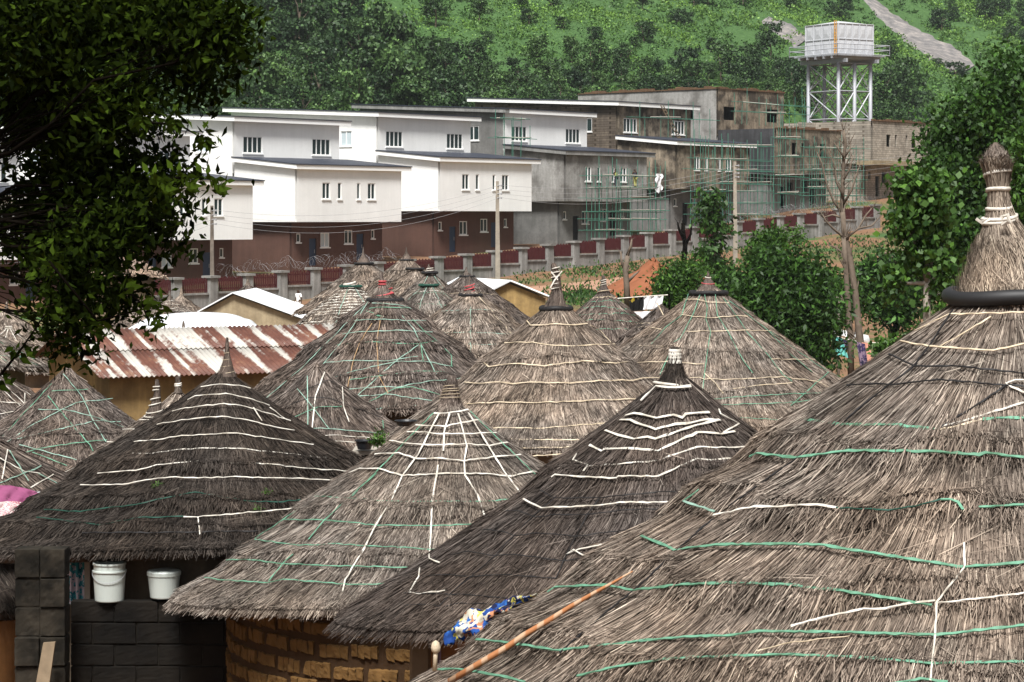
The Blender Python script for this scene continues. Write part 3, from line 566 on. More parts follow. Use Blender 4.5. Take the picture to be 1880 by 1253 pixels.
# ---- H6
h = Hut(1302, 518, 52, 4.2, .75); tp = tiers_px(h, [(1300, 645), (1340, 717), (1400, 768)])
H6 = h = make_hut('wide tan hut with green lines running down from its capped tip, before leafy trees', 1302, 517, 52, 4.2, .745, 'th_tan', 50000, .013, .42, seed=6, p=.96, c=.12, tiers=tp, th=.05, wallf=.76)
straps(h, [('s_cream', q, .026) for q in ([(465, 240), (560, 240), (650, 262), (800, 268)], [(450, 355), (540, 370), (700, 378), (860, 362), (940, 368)], [(480, 478), (700, 478), (900, 470), (1110, 475)], [(225, 450), (300, 465)], [(1115, 685), (1280, 685), (1440, 688)], [(135, 585), (310, 590)], [(0, 705), (130, 710), (340, 702), (560, 722), (620, 720)],
 [(510, 825), (580, 820), (620, 835), (800, 835), (1000, 828), (1200, 815), (1450, 850), (1610, 920)], [(830, 905), (1000, 880), (1270, 860)], [(620, 790), (700, 860), (760, 940)])], C4, .026)
straps(h, [('s_green', q, .022) for q in ([(620, 985), (900, 965), (1200, 945), (1600, 930)], [(650, 1025), (1000, 1015), (1300, 1005), (1600, 955)], [(880, 1120), (1200, 1135), (1380, 1120)], [(590, 200), (540, 340), (440, 530), (390, 560)], [(620, 200), (640, 300), (630, 390), (665, 480), (640, 640), (620, 790), (600, 970)], [(700, 200), (715, 360), (760, 430), (800, 490), (850, 590), (910, 700), (980, 790)],
 [(760, 230), (860, 370), (940, 490), (1050, 610), (1120, 690), (1200, 800), (1270, 850)], [(800, 250), (950, 360), (1110, 490), (1270, 660), (1420, 780)], [(1110, 480), (1330, 640), (1540, 780), (1640, 830)], [(500, 200), (450, 360), (330, 450), (220, 580)], [(360, 640), (290, 800)], [(1540, 780), (1350, 950), (1260, 1030)])], C4, .022)
finial(h, h.root, [(1300, 540, 26), (1300, 533, 20), (1300, 524, 13), (1300, 515, 7), (1300, 508, 2.5), (1300, 498, 1)], 'th_mid', 300, .014, .04)
wrap(h, h.root, 1300, 521, 12, .02, 's_red', dz=3); wrap(h, h.root, 1300, 510, 5, .03, 's_white'); torus(h, h.root, 1301, 538, 33, .05, 's_black', 'rope_ring')
# ---- H7
h = Hut(707, 533, 50, 3.2, .80); tp = tiers_px(h, [(700, 588), (700, 637), (720, 695)])
H7 = h = make_hut('brown thatched hut criss-crossed by pale green twine, with a red tied tip', 707, 528, 50, 3.25, .80, 'th_mid', 34000, .017, .45, seed=7, p=.96, c=.12, tiers=tp, th=.10, wallf=.74)
straps(h, [('s_teal' if i % 3 else 's_green', q, .024) for i, q in enumerate(([(800, 350), (900, 340), (1100, 345)], [(690, 440), (870, 430), (1100, 440), (1220, 440)], [(600, 540), (700, 525), (1000, 510), (1270, 525)], [(560, 620), (730, 600), (880, 600), (1060, 610), (1180, 610), (1300, 590)], [(470, 750), (700, 735), (900, 740), (1160, 705)],
 [(540, 860), (700, 810), (900, 765), (1040, 740), (1230, 745), (1420, 780)], [(650, 880), (880, 850), (1100, 820), (1250, 815), (1420, 825)], [(620, 950), (900, 930), (1000, 935), (1230, 890), (1520, 865)], [(720, 1000), (920, 985), (1200, 1025), (1350, 1045)], [(780, 1050), (1000, 940), (1120, 930), (1350, 1000)], [(830, 1100), (1000, 1070), (1280, 1075)],
 [(1165, 620), (1000, 740), (870, 850), (710, 1000)], [(1180, 600), (1200, 740)], [(790, 300), (680, 480), (560, 640), (460, 760)], [(1040, 400), (1130, 500), (1180, 610), (1300, 840)], [(1120, 430), (1220, 530), (1340, 620), (1410, 700), (1410, 780)], [(760, 330), (300, 790), (30, 1020)], [(820, 310), (1000, 320), (1110, 350)], [(780, 370), (900, 410), (820, 395)]))]
 +[('s_orange', [(820, 460), (730, 600), (680, 740), (640, 930)], .02), ('s_orange', [(880, 440), (855, 600), (870, 850), (940, 980)], .02)], C2, .024)
finial(h, h.root, [(706, 552, 26), (705, 542, 18), (703, 530, 9), (701, 518, 4), (700, 500, 2.5)], 'th_mid', 260, .014, .05)
for a_, b_ in ((-18, 8), (-4, 14), (10, -12), (16, 2)): wrap(h, h.root, 705, 541+b_*.3, 18-abs(b_)*.3, .035, 's_red', dz=b_)
wrap(h, h.root, 702, 524, 6, .05, 's_red', 3, dz=16); torus(h, h.root, 707, 552, 31, .055, 's_black', 'rope_ring')
# ---- H8 small
h = make_hut('small rounded brown hut with two bold white straps, just in front of the green-twined hut', 582, 664, 44, 2.05, .79, 'th_mid', 15000, .015, .4, seed=8, p=.86, c=.1, tiers=[.5, 1], th=.04)
straps(h, [('s_white', [(470, 820), (400, 1000), (375, 1250)], .035), ('s_white', [(600, 930), (610, 1080), (650, 1190)], .025), ('s_teal', [(340, 850), (345, 1250)], .025), ('s_teal', [(265, 945), (380, 1080), (500, 1240)], .02), ('s_black', [(130, 1100), (350, 1010), (500, 1015), (700, 1090), (900, 1160)], .018), ('s_black', [(300, 960), (500, 880), (620, 940)], .018), ('s_green', [(190, 1180), (420, 1080), (600, 1075)], .018), ('s_green', [(900, 1180), (905, 1240)], .02)], C2, .02)
straps(h, [('s_teal', [(640, 270), (780, 270), (960, 285), (1140, 300)], .02), ('s_white', [(730, 350), (860, 345), (975, 352)], .02), ('s_white', [(720, 320), (860, 310), (1060, 325)], .015)], A5, .02)
# ---- H9..H13
h = make_hut('rounded brown hut laced with diagonal green twine, left, below the rusty roof', 124, 668, 48, 2.7, .86, 'th_mid', 20000, .017, .42, seed=9, p=.88, c=.1, tiers=[.6, 1], th=.05, skew=.35, messy=.15)
straps(h, [('s_green' if i % 2 else 's_teal', q, .024) for i, q in enumerate(([(330, 190), (400, 270), (430, 310), (480, 420), (555, 545)], [(250, 305), (380, 460), (470, 560), (490, 600)], [(20, 555), (180, 450), (400, 340), (590, 318)], [(270, 280), (460, 270)], [(90, 530), (300, 480), (500, 435), (630, 440)], [(120, 605), (200, 580), (400, 550), (560, 535)], [(100, 560), (250, 600), (400, 640)], [(10, 520), (150, 370), (270, 240)], [(200, 375), (330, 375), (480, 410), (650, 470)], [(170, 600), (350, 670)]))], C1, .022)
h = make_hut('tan hut with white rings and bound tip, squeezed behind the dark front-left hut', 290, 757, 38, 2.75, .67, 'th_tan', 16000, .014, .42, seed=10, p=.9, c=.1, tiers=[.6, 1], th=.05)
straps(h, [('s_white', q, .026) for q in ([(640, 480), (780, 478)], [(560, 545), (690, 545), (830, 540)], [(465, 625), (520, 595), (635, 597)], [(310, 715), (400, 675), (535, 683)], [(730, 430), (840, 428)], [(720, 480), (700, 545), (670, 575)])], C1, .026)
finial(h, h.root, [(282, 776, 20), (284, 756, 13), (287, 738, 8), (289, 720, 5), (289, 706, 4), (288, 697, 3)], 'th_mid', 260, .012, .15)
for py, hw in ((712, 6), (718, 6), (734, 9), (744, 11), (757, 15), (764, 18)): wrap(h, h.root, 287-(py-712)*.08, py, hw, .022, 's_white', dz=6)
h = make_hut('small tan hut peak with a white taped tip poking up beside the white bound tip', 327, 712, 43, 1.5, .80, 'th_tan', 6000, .016, .4, seed=11, p=.85, tiers=[.6, 1], th=.04)
finial(h, h.root, [(327, 722, 8), (327, 710, 5), (327, 700, 4), (327, 692, 5)], 'th_tan', 150, .012, .3); wrap(h, h.root, 327, 707, 5.5, .035, 's_white', 2, dz=6); strap_r(h, h.root, .5, .15, .8, .02, 's_white')
h = make_hut('brown hut cut by the left edge with a fan of parallel white straps', -72, 634, 53, 2.6, .70, 'th_mid', 12000, .018, .42, seed=12, p=.95, tiers=[.6, 1], th=.05)
straps(h, [('s_white', q, .03) for q in ([(0, 190), (80, 250), (160, 300)], [(0, 220), (150, 370)], [(0, 260), (110, 360)], [(130, 290), (130, 350)], [(0, 335), (110, 345)], [(0, 400), (80, 385)])], C1, .026)
HP = h = make_hut('dark grey hut tied with loose pale green straps, carrying the pink cloth', -58, 772, 34, 2.75, .60, 'th_mid', 16000, .014, .42, seed=13, p=.95, tiers=[.7, 1], th=.05)
straps(h, [('s_teal' if i % 2 else 's_white', q, .024) for i, q in enumerate(([(40, 585), (10, 740)], [(0, 760), (180, 690), (215, 670)], [(0, 630), (130, 700), (210, 710)], [(50, 590), (150, 750)], [(160, 785), (280, 715)], [(200, 710), (360, 790)], [(30, 920), (0, 1010)]))], C1, .024)
# ---- middle distance huts
def rings(h, ss, w, mat, **k):
    for i, s_ in enumerate(ss): strap_s(h, h.root, s_, w, mat, seed=i+3, **k)
def tip(h, px, py, hh, hw, sm='th_mid', spike=0):
    prof = [(px, py+hh, hw), (px, py+hh*.6, hw*.6), (px, py+hh*.25, hw*.3), (px, py, hw*.15)]
    if spike: prof.append((px, py-spike, hw*.08))
    finial(h, h.root, prof, sm, 80, .02, .03)
h = make_hut('hut wrapped all over in close white bands, between the tin roof and the green-twined hut', 644, 516, 75, 2.95, .80, 'th_grey', 12000, .024, .45, seed=14, tiers=[.5, 1], th=.05, p=.97)
rings(h, np.arange(.10, .97, .042), .055, 's_white', sag=.018, nseg=7); [strap_r(h, h.root, f, .1, .9, .03, 's_teal') for f in (-.3, .5)]
tip(h, 641, 510, 16, 9); wrap(h, h.root, 642, 524, 10, .09, 's_white', 2, dz=8); torus(h, h.root, 644, 526, 20, .035, 's_dgreen', 'rope_ring')
h = make_hut('pale brown hut standing nearest the fence, with a dark collar and no bands', 668, 474, 112, 3.1, .82, 'th_tan', 9000, .03, .5, seed=15, tiers=[.3, .5, .75, 1], th=.08)
tip(h, 667, 466, 16, 12, spike=12); torus(h, h.root, 668, 484, 17, .05, 's_black', 'rope_ring')
h = make_hut('pale brown layered hut rising highest against the red fence panels', 745, 468, 110, 3.2, .86, 'th_tan', 9000, .03, .5, seed=16, tiers=[.3, .5, .75, 1], th=.08)
tip(h, 746, 462, 16, 11, spike=8); torus(h, h.root, 746, 478, 12, .05, 's_black', 'rope_ring')
h = make_hut('pale hut with low dark collar overlapping the highest layered hut', 764, 486, 100, 2.9, .82, 'th_tan', 9000, .03, .5, seed=17, tiers=[.35, .6, 1], th=.08)
torus(h, h.root, 762, 494, 16, .05, 's_black', 'rope_ring'); tip(h, 762, 482, 10, 9)
h = make_hut('grey brown hut whose tip is wound with loose white string', 790, 497, 92, 2.7, .82, 'th_grey', 9000, .026, .45, seed=18, tiers=[.35, .6, 1], th=.06)
tip(h, 787, 488, 14, 9, spike=3); [wrap(h, h.root, 789, 500+q, 8+q*.4, .04, 's_white', dz=8) for q in (-4, 0, 5)]; torus(h, h.root, 789, 501, 14, .045, 's_black', 'rope_ring'); [strap_r(h, h.root, f, .1, .8, .03, 's_teal') for f in (-.4, .6)]
h = make_hut('green collared hut in front of the string-wound one', 788, 514, 84, 2.75, .82, 'th_grey', 11000, .025, .45, seed=19, tiers=[.35, .6, .8, 1], th=.06)
torus(h, h.root, 787, 524, 17, .045, 's_dgreen', 'rope_ring'); tip(h, 787, 508, 16, 10); rings(h, [.22, .4, .62], .025, 's_green'); rings(h, [.19], .03, 's_white'); [strap_r(h, h.root, f, .1, .9, .022, 's_teal') for f in (-1, -.3, .4, 1.1)]
h = make_hut('dark tipped brown hut behind the black collared one, next to the small yellow house', 858, 498, 90, 2.85, .76, 'th_mid', 9000, .026, .45, seed=20, tiers=[.35, .6, 1], th=.06)
tip(h, 856, 496, 14, 10, spike=6); torus(h, h.root, 858, 508, 13, .045, 's_black', 'rope_ring'); rings(h, [.4], .03, 's_cream')
h = make_hut('light brown hut, black collar, long cream strap down one side', 864, 528, 72, 2.8, .76, 'th_tan', 13000, .023, .45, seed=21, tiers=[.4, .6, .8, 1], th=.06)
tip(h, 862, 520, 20, 13, spike=12); wrap(h, h.root, 862, 532, 9, .04, 's_red', 3, dz=18); torus(h, h.root, 864, 542, 20, .045, 's_black', 'rope_ring'); strap_r(h, h.root, .75, .12, .98, .03, 's_cream'); rings(h, [.35, .68, .85], .022, 's_teal'); strap_r(h, h.root, 0, .3, 1, .022, 's_teal')
h = make_hut('dark grey hut with close green rings beside the bare sapling', 1110, 528, 68, 2.45, .86, 'th_mid', 13000, .022, .45, seed=22, tiers=[.5, 1], th=.05)
rings(h, [.2, .29, .38, .49, .60], .035, 's_green', sag=.03); rings(h, [.14], .04, 's_cream'); finial(h, h.root, [(1109, 546, 15), (1109, 536, 11), (1108, 526, 6), (1108, 516, 3.5), (1108, 506, 3)], 'th_mid', 160, .016, .1); wrap(h, h.root, 1108, 520, 5, .03, 's_white', 3, dz=12); wrap(h, h.root, 1109, 538, 13, .03, 's_cream', dz=10)
h = make_hut('little untidy hut peak tied with a cream bow, half hidden by the wide tan hut', 1214, 556, 60, 1.7, .9, 'th_mid', 6000, .022, .45, seed=23, tiers=[.6, 1], th=.05, messy=.2)
rings(h, [.35, .42], .03, 's_cream'); mb = MB(); ribbon(mb, [W(1206, 557, 59), W(1212, 567, 59), W(1218, 579, 58.6)], [Vector((0, -1, .3))]*3, .04); mb.build('bow', M['s_cream'], h.root)
h = make_hut('pale cream hut with a smooth drawn-out tip among the branches at left', 228, 450, 140, 2.3, .82, 'th_cream', 9000, .04, .5, seed=24, tiers=[.2, .3, .4, .5, .6, .7, .8, .9, 1], th=.1, p=.8)
finial(h, h.root, [(228, 482, 16), (228, 470, 9), (228, 458, 4), (228, 446, 1.5)], 'th_cream', 120, .03, .02)
for (lab, cx, ay, D, R, tn, sm, sd_, w_) in (('low hut striped with white bands just below the fence at left', 311, 546, 126, 1.9, .66, 'th_grey', 25, 1), ('plain brown hut peak right behind the low white-banded hut', 333, 541, 136, 1.5, .8, 'th_tan', 26, 0),
    ('brown hut half hidden by leaves, left of the white-banded one', 251, 556, 118, 2.2, .75, 'th_tan', 27, 0), ('small dark hut with a pale tip behind the tan gabled house', 455, 520, 146, 1.6, .85, 'th_mid', 28, 0),
    ('tan hut at far left behind the branches with radial seams', 12, 566, 112, 2.6, .75, 'th_tan', 29, 0), ('tan hut at far left with bunched white strings on top', 16, 600, 92, 2.6, .7, 'th_tan', 30, 2), ('hut hidden behind the rusty roof with only its thin tip showing', 337, 602, 66, 1.5, .7, 'th_tan', 31, 0),
    ('grey hut at left whose roof edge hangs over a dark gap by the ochre house', -88, 556, 62, 2.45, .70, 'th_grey', 32, 3)):
    h = make_hut(lab, cx, ay, D, R, tn, sm, 7000, .00033*D, .45, seed=sd_, tiers=[.4, .7, 1], th=.06)
    finial(h, h.root, [(cx, ay+8, 7), (cx, ay, 3.5), (cx, ay-12 if cx < 400 else ay-7, 1.2)], 'th_tan', 60, .00025*D, .03)
    if w_ == 1: rings(h, [.2, .35, .5, .65, .8], .07, 's_white', sag=.05)
    if w_ == 2: wrap(h, h.root, cx, ay+3, 6, .05, 's_white', 2, dz=6); [strap_r(h, h.root, f, .03, .3, .04, 's_white') for f in (-.8, -.2, .4, .9)]
    if w_ == 3: rings(h, [.7, .8], .025, 's_green', tilt=.05); [strap_r(h, h.root, f, .5, 1, .02, 's_green', df=.2) for f in (.5, .9)]
# ------------------------------------------------------------ modern duplex row
def wallgrid(mb, P, a0, a1, b0, b1, holes, th=.22, m=0, top=None):
    """P(a,b,depth)->point; a along the wall, b up; top(a)-> height of the sloping head"""
    As = sorted(set([a0, a1]+[q for hh in holes for q in hh[:2]])); Bs = sorted(set([b0]+[q for hh in holes for q in hh[2:4]]+[b1]))
    for i in range(len(As)-1):
        for j in range(len(Bs)-1):
            x0, x1, y0, y1 = As[i], As[i+1], Bs[j], Bs[j+1]; mx, my = (x0+x1)/2, (y0+y1)/2
            if any(hh[0] < mx < hh[1] and hh[2] < my < hh[3] for hh in holes): continue
            ya, yb = (top(x0), top(x1)) if (top and j == len(Bs)-2) else (y1, y1)
            mb.face([P(x0, y0, 0), P(x1, y0, 0), P(x1, yb, 0), P(x0, ya, 0)], m)
            mb.face([P(x0, y0, th), P(x0, ya, th), P(x1, yb, th), P(x1, y0, th)], m)
    for x0, x1, y0, y1 in [hh[:4] for hh in holes]:
        mb.face([P(x0, y0, 0), P(x0, y0, th), P(x1, y0, th), P(x1, y0, 0)], m); mb.face([P(x0, y1, 0), P(x1, y1, 0), P(x1, y1, th), P(x0, y1, th)], m)
        mb.face([P(x0, y0, 0), P(x0, y1, 0), P(x0, y1, th), P(x0, y0, th)], m); mb.face([P(x1, y0, 0), P(x1, y0, th), P(x1, y1, th), P(x1, y1, 0)], m)
def window(root, P, x0, x1, y0, y1, n, gl='glass', sill=True, fr='frame', fw=.07):
    mb = MB()
    def bx(a0, a1, b0, b1, d0, d1, q):
        q.solid([P(a0, b0, d0), P(a1, b0, d0), P(a1, b0, d1), P(a0, b0, d1)], [P(a0, b1, d0), P(a1, b1, d0), P(a1, b1, d1), P(a0, b1, d1)])
    bx(x0, x1, y0, y0+fw, .0, .12, mb); bx(x0, x1, y1-fw, y1, .0, .12, mb)
    for i in range(n+1):
        c = x0+(x1-x0)*i/n; c = min(max(c, x0+fw/2), x1-fw/2); bx(c-fw/2, c+fw/2, y0+fw, y1-fw, .002, .12, mb)
    f = mb.build('window', M[fr], root)
    g = MB(); bx(x0+.01, x1-.01, y0+.01, y1-.01, .06, .09, g); g.build('pane', M[gl], f)
    if sill: s_ = MB(); bx(x0-.08, x1+.08, y0-.1, y0-.005, -.10, .05, s_); s_.build('sill', M[fr], f)
def slab(mb, P, corners, zt, th, m=0, mt=1):
    top = [P(a, zt(a, b), b) for a, b in corners]; bot = [P(a, zt(a, b)-th, b) for a, b in corners]
    mb.solid(bot, top, m, mt)
STY = [dict(lab='white and brown duplex at the far left of the row, mostly behind the leaves', mid='white_w', midS='white_w', up='white_w', upS='white_w', gr='brown_w', fm='white_fascia', fu='white_fascia', fr='frame', win=1),
 dict(lab='white and brown duplex behind the left concrete power pole', mid='white_w', midS='white_w', up='white_w', upS='white_w', gr='brown_w', fm='white_fascia', fu='white_fascia', win=1),
 dict(lab='white and brown duplex with two navy doors, just right of the left power pole', mid='white_w', midS='white_w', up='white_w', upS='white_w', gr='brown_w', fm='white_fascia', fu='white_fascia', win=1),
 dict(lab='white and brown duplex directly behind the middle power pole', mid='white_w', midS='white_w', up='white_w', upS='white_w', gr='brown_w', fm='white_fascia', fu='white_fascia', win=1),
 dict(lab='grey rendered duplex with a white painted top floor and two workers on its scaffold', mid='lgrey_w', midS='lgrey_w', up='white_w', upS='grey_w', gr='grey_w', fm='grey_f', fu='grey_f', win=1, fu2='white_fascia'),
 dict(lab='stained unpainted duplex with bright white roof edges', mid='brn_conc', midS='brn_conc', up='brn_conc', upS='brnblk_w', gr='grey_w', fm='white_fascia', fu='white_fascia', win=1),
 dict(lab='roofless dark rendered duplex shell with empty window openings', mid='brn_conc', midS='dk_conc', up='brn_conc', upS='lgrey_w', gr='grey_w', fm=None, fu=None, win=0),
 dict(lab='unfinished bare block building at the right end of the row', mid='blk_w', midS='blk_w', up=None, upS=None, gr='blk_w', fm=None, fu=None, win=0)]
MB0 = [-2.9, -1.66, -.34, .55, 1.45, 2.7, 4.4, 5.7]; P0B1 = np.array([-16.7, 187.8]); ST = np.array([10.72, 12.93])
BL = []
for bi in range(8):
    st = STY[bi]; o = P0B1+ST*(bi-2)+(u2*1.4 if bi == 7 else 0); z0 = MB0[bi]
    root = empty('duplex_house', (o[0], o[1], z0-3.6), label=st['lab'], cat='house'); ang = math.atan2(u2[1], u2[0])
    def PF(a, b, d, o=o, z0=z0): q = o+u2*a+v2*d; return (q[0], q[1], z0+b)
    front = lambda dv: (lambda a, b, d: PF(a, b, dv+d))
    side = lambda uu: (lambda a, b, d: PF(uu+d, b, a))
    mh = 4.1; zm = lambda a, b: 4.45+(b+.3)/7*.65; zu = lambda a, b: 8.35+(b-6.5)/19*.95
    wins_m = [(2.8, 3.7, 1.8, 3.1, 2), (4.55, 5.0, 1.8, 3.1, 1), (6.75, 7.15, 1.8, 3.1, 1), (8.0, 8.9, 1.8, 3.1, 2)]
    wins_u = [(.96, 3.1, 5.5, 6.85, 4), (8.8, 10.95, 5.5, 6.85, 4)]
    wins_g = [(1.15, 1.6, -1.6, -.9, 1), (3.84, 4.85, -2.0, -.85, 2), (6.57, 7.5, -1.75, -.65, 2), (9.7, 10.1, -1.35, -.65, 1)]
    doors = [(2.55, 3.4, -3.45, -1.3), (7.97, 8.85, -3.1, -.95)]
    # middle storey
    hasm = bool(st['fm']); tm = (lambda a: zm(a, 0)-.34) if hasm else (lambda a: 4.45)
    mb = MB(); wallgrid(mb, front(0), 0, 12, 0, 4.1, wins_m, m=0, top=lambda a: tm(0))
    tms = (lambda b: zm(0, b)-.34) if hasm else (lambda b: 4.45)
    wallgrid(mb, side(0), .222, 7, 0, 4.1, [], m=1, top=tms); wallgrid(mb, lambda a, b, d: PF(12-d, b, a), .222, 6.99, 0, 4.1, [], m=1, top=tms)
    mb.face([PF(0, 0, 0), PF(0, 0, 7), PF(12, 0, 7), PF(12, 0, 0)], 0)
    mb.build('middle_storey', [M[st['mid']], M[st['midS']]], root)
    fm_ = 'frame'
    for w_ in wins_m:
        if st['win']: window(root, front(.03), *w_, gl='glass', fr=fm_)
    gu = 1.2; mb = MB(); wallgrid(mb, front(gu), .6, 11, -4.2, 0, [q[:4] for q in wins_g]+[q for q in doors], m=0)
    wallgrid(mb, side(.6), gu+.222, 20, -4.2, 0, [], m=0); wallgrid(mb, lambda a, b, d: PF(11-d, b, a), gu+.222, 7.2, -4.2, 0, [], m=0)
    mb.build('ground_storey', [M[st['gr']]], root)
    if st['win']:
        for k, w_ in enumerate(wins_g): window(root, front(gu+.03), *w_, gl='glass_p' if k == 1 and bi in (1, 2) else 'glass')
    for dr in doors:
        mb = MB(); q = front(gu+(.12 if st['win'] else .8)); e = (.0 if st['win'] else .3)
        mb.solid([q(dr[0]+.01-e, dr[2]+.01, 0), q(dr[1]-.01+e, dr[2]+.01, 0), q(dr[1]-.01+e, dr[2]+.01, .06), q(dr[0]+.01-e, dr[2]+.01, .06)], [q(dr[0]+.01-e, dr[3]-.01, 0), q(dr[1]-.01+e, dr[3]-.01, 0), q(dr[1]-.01+e, dr[3]-.01, .06), q(dr[0]+.01-e, dr[3]-.01, .06)])
        d_ = mb.build('door', M['door' if bi < 4 else 'door_o'], root)  # unfinished houses: near-black panel stands in for the unlit doorway
        if bi < 4:
            hb = MB(); hx = dr[1]-.16; hb.tube([q(hx, (dr[2]+dr[3])/2-.1, -.03), q(hx, (dr[2]+dr[3])/2+.2, -.03)], .03, 6); hb.build('handle', M['wire'], d_)
    # upper storey
    if st['up']:
        hasu = bool(st['fu']); tu = (lambda b: zu(0, b)-.36) if hasu else (lambda b: 8.6)
        mb = MB(); swin = [(10.1, 11.45, 5.6, 6.9, 2)] if st['win'] else [(10.1, 11.3, 5.6, 6.9, 2)]
        wallgrid(mb, front(7), 0, 12, 3.9, 7.8, [w[:4] for w in wins_u], m=0, top=lambda a: tu(7))
        wallgrid(mb, side(0), 7.222, 25, 0, 7.8, [w[:4] for w in swin], m=1, top=tu); wallgrid(mb, lambda a, b, d: PF(12-d, b, a), 7.222, 25, 0, 7.8, [(10.1, 11.45, 5.6, 6.9)], m=0, top=tu)
        mb.face([PF(0, 0, 25), PF(12, 0, 25), PF(12, tu(25), 25), PF(0, tu(25), 25)], 1)
        if not hasu: mb.face([PF(.1, 8.5, 7.1), PF(11.9, 8.5, 7.1), PF(11.9, 8.5, 24.9), PF(.1, 8.5, 24.9)], 1); mb.face([PF(.1, 3.9, 10), PF(11.9, 3.9, 10), PF(11.9, 8.5, 10), PF(.1, 8.5, 10)], 1)  # ceiling added to the roofless storey to keep its openings dark
        mb.face([PF(.01, 3.9, 7.2), PF(11.99, 3.9, 7.2), PF(11.99, 3.9, 24.9), PF(.01, 3.9, 24.9)], 0)
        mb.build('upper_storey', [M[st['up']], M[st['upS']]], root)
        if st['win']:
            for w_ in wins_u: window(root, front(7.03), *w_)
            for w_ in swin: window(root, side(.03), *w_, gl='glass_p' if bi < 4 else 'glass')
            window(root, lambda a, b, d: PF(12-.03-d, b, a), 10.1, 11.45, 5.6, 6.9, 2)
        mb = MB()
        if hasu:
            cs = [(-.5, 6.5), (12.9, 6.5), (12.9, 25.6), (-.5, 25.6)]
            if st.get('fu2'):
                slab(mb, lambda a, z, b: PF(a, z, b), [(.05, 6.5), (12.9, 6.5), (12.9, 25.6), (.05, 25.6)], zu, .36, 2, 1); slab(mb, lambda a, z, b: PF(a, z, b), [(-.5, 6.5), (.04, 6.5), (.04, 25.6), (-.5, 25.6)], zu, .36, 0, 1)
            else: slab(mb, lambda a, z, b: PF(a, z, b), cs, zu, .36, 0, 1)
            slab(mb, lambda a, z, b: PF(a, z, b), [(-.56, 6.44), (12.96, 6.44), (12.96, 25.7), (-.56, 25.7)], lambda a, b: zu(a, b)+.075, .07, 1, 1)
            mb.build('upper_roof', [M[st['fu']], M['roof_d'], M['white_fascia']], root)
        else:
            for (a, b) in (((-.1, 6.9), (12.1, 6.9)), ((-.1, 6.9), (-.1, 25))):
                n = 20
                for k in range(n):
                    qa = [a[0]+(b[0]-a[0])*k/n, a[1]+(b[1]-a[1])*k/n]; qb = [a[0]+(b[0]-a[0])*(k+.97)/n, a[1]+(b[1]-a[1])*(k+.97)/n]; hz = random.uniform(.08, .35)
                    ex, ey = (0, .28) if a[1] == b[1] else (.28, 0)
                    mb.solid([PF(qa[0], 8.61, qa[1]), PF(qb[0]+0, 8.61, qb[1]), PF(qb[0]+ex, 8.61, qb[1]+ey), PF(qa[0]+ex, 8.61, qa[1]+ey)], [PF(qa[0], 8.61+hz, qa[1]), PF(qb[0], 8.61+hz*random.uniform(.6, 1.2), qb[1]), PF(qb[0]+ex, 8.61+hz, qb[1]+ey), PF(qa[0]+ex, 8.61+hz, qa[1]+ey)])
            mb.build('eave_board', M['roof_e'], root)
    if hasm:
        mb = MB(); cs = [(-.35, -.3), (12.9, -.3), (12.9, 6.99), (-.35, 6.99)]
        slab(mb, lambda a, z, b: PF(a, z, b), cs, zm, .34, 0, 1); slab(mb, lambda a, z, b: PF(a, z, b), [(-.4, -.36), (12.96, -.36), (12.96, 6.985), (-.4, 6.985)], lambda a, b: zm(a, b)+.075, .07, 1, 1)
        mb.build('lower_roof', [M[st['fm']], M['roof_d']], root)
    else:
        mb = MB(); dpt = 7 if st['up'] else 14
        mb.face([PF(0, 4.2, 0), PF(12, 4.2, 0), PF(12, 4.2, dpt), PF(0, 4.2, dpt)], 0)
        for k in range(24):
            hz = random.uniform(.05, .3); mb.solid([PF(k*.5, 4.46, -.12), PF(k*.5+.48, 4.46, -.12), PF(k*.5+.48, 4.46, .2), PF(k*.5, 4.46, .2)], [PF(k*.5, 4.46+hz, -.12), PF(k*.5+.48, 4.46+hz, -.12), PF(k*.5+.48, 4.46+hz, .2), PF(k*.5, 4.46+hz, .2)])
        mb.build('parapet', M['roof_e'], root)
    if bi == 7:
        mb = MB(); q = MB(); slab(q, lambda a, z, b: PF(a, z, b), [(-1.2, -.7), (12.6, -.7), (12.6, 1.2), (-1.2, 1.2)], lambda a, b: .28, .45, 0, 0); q.build('balcony_slab', M['tan_wall'], root)
        mb.face([PF(-3.5, 0, 7), PF(-3.5, 4.4, 7), PF(0, 4.4, 7), PF(0, 0, 7)]); wallgrid(mb, side(0), 7, 18, -4, 4.45, [], m=0); mb.build('rear_wall', M['blk_w'], root)
    BL.append((root, PF))
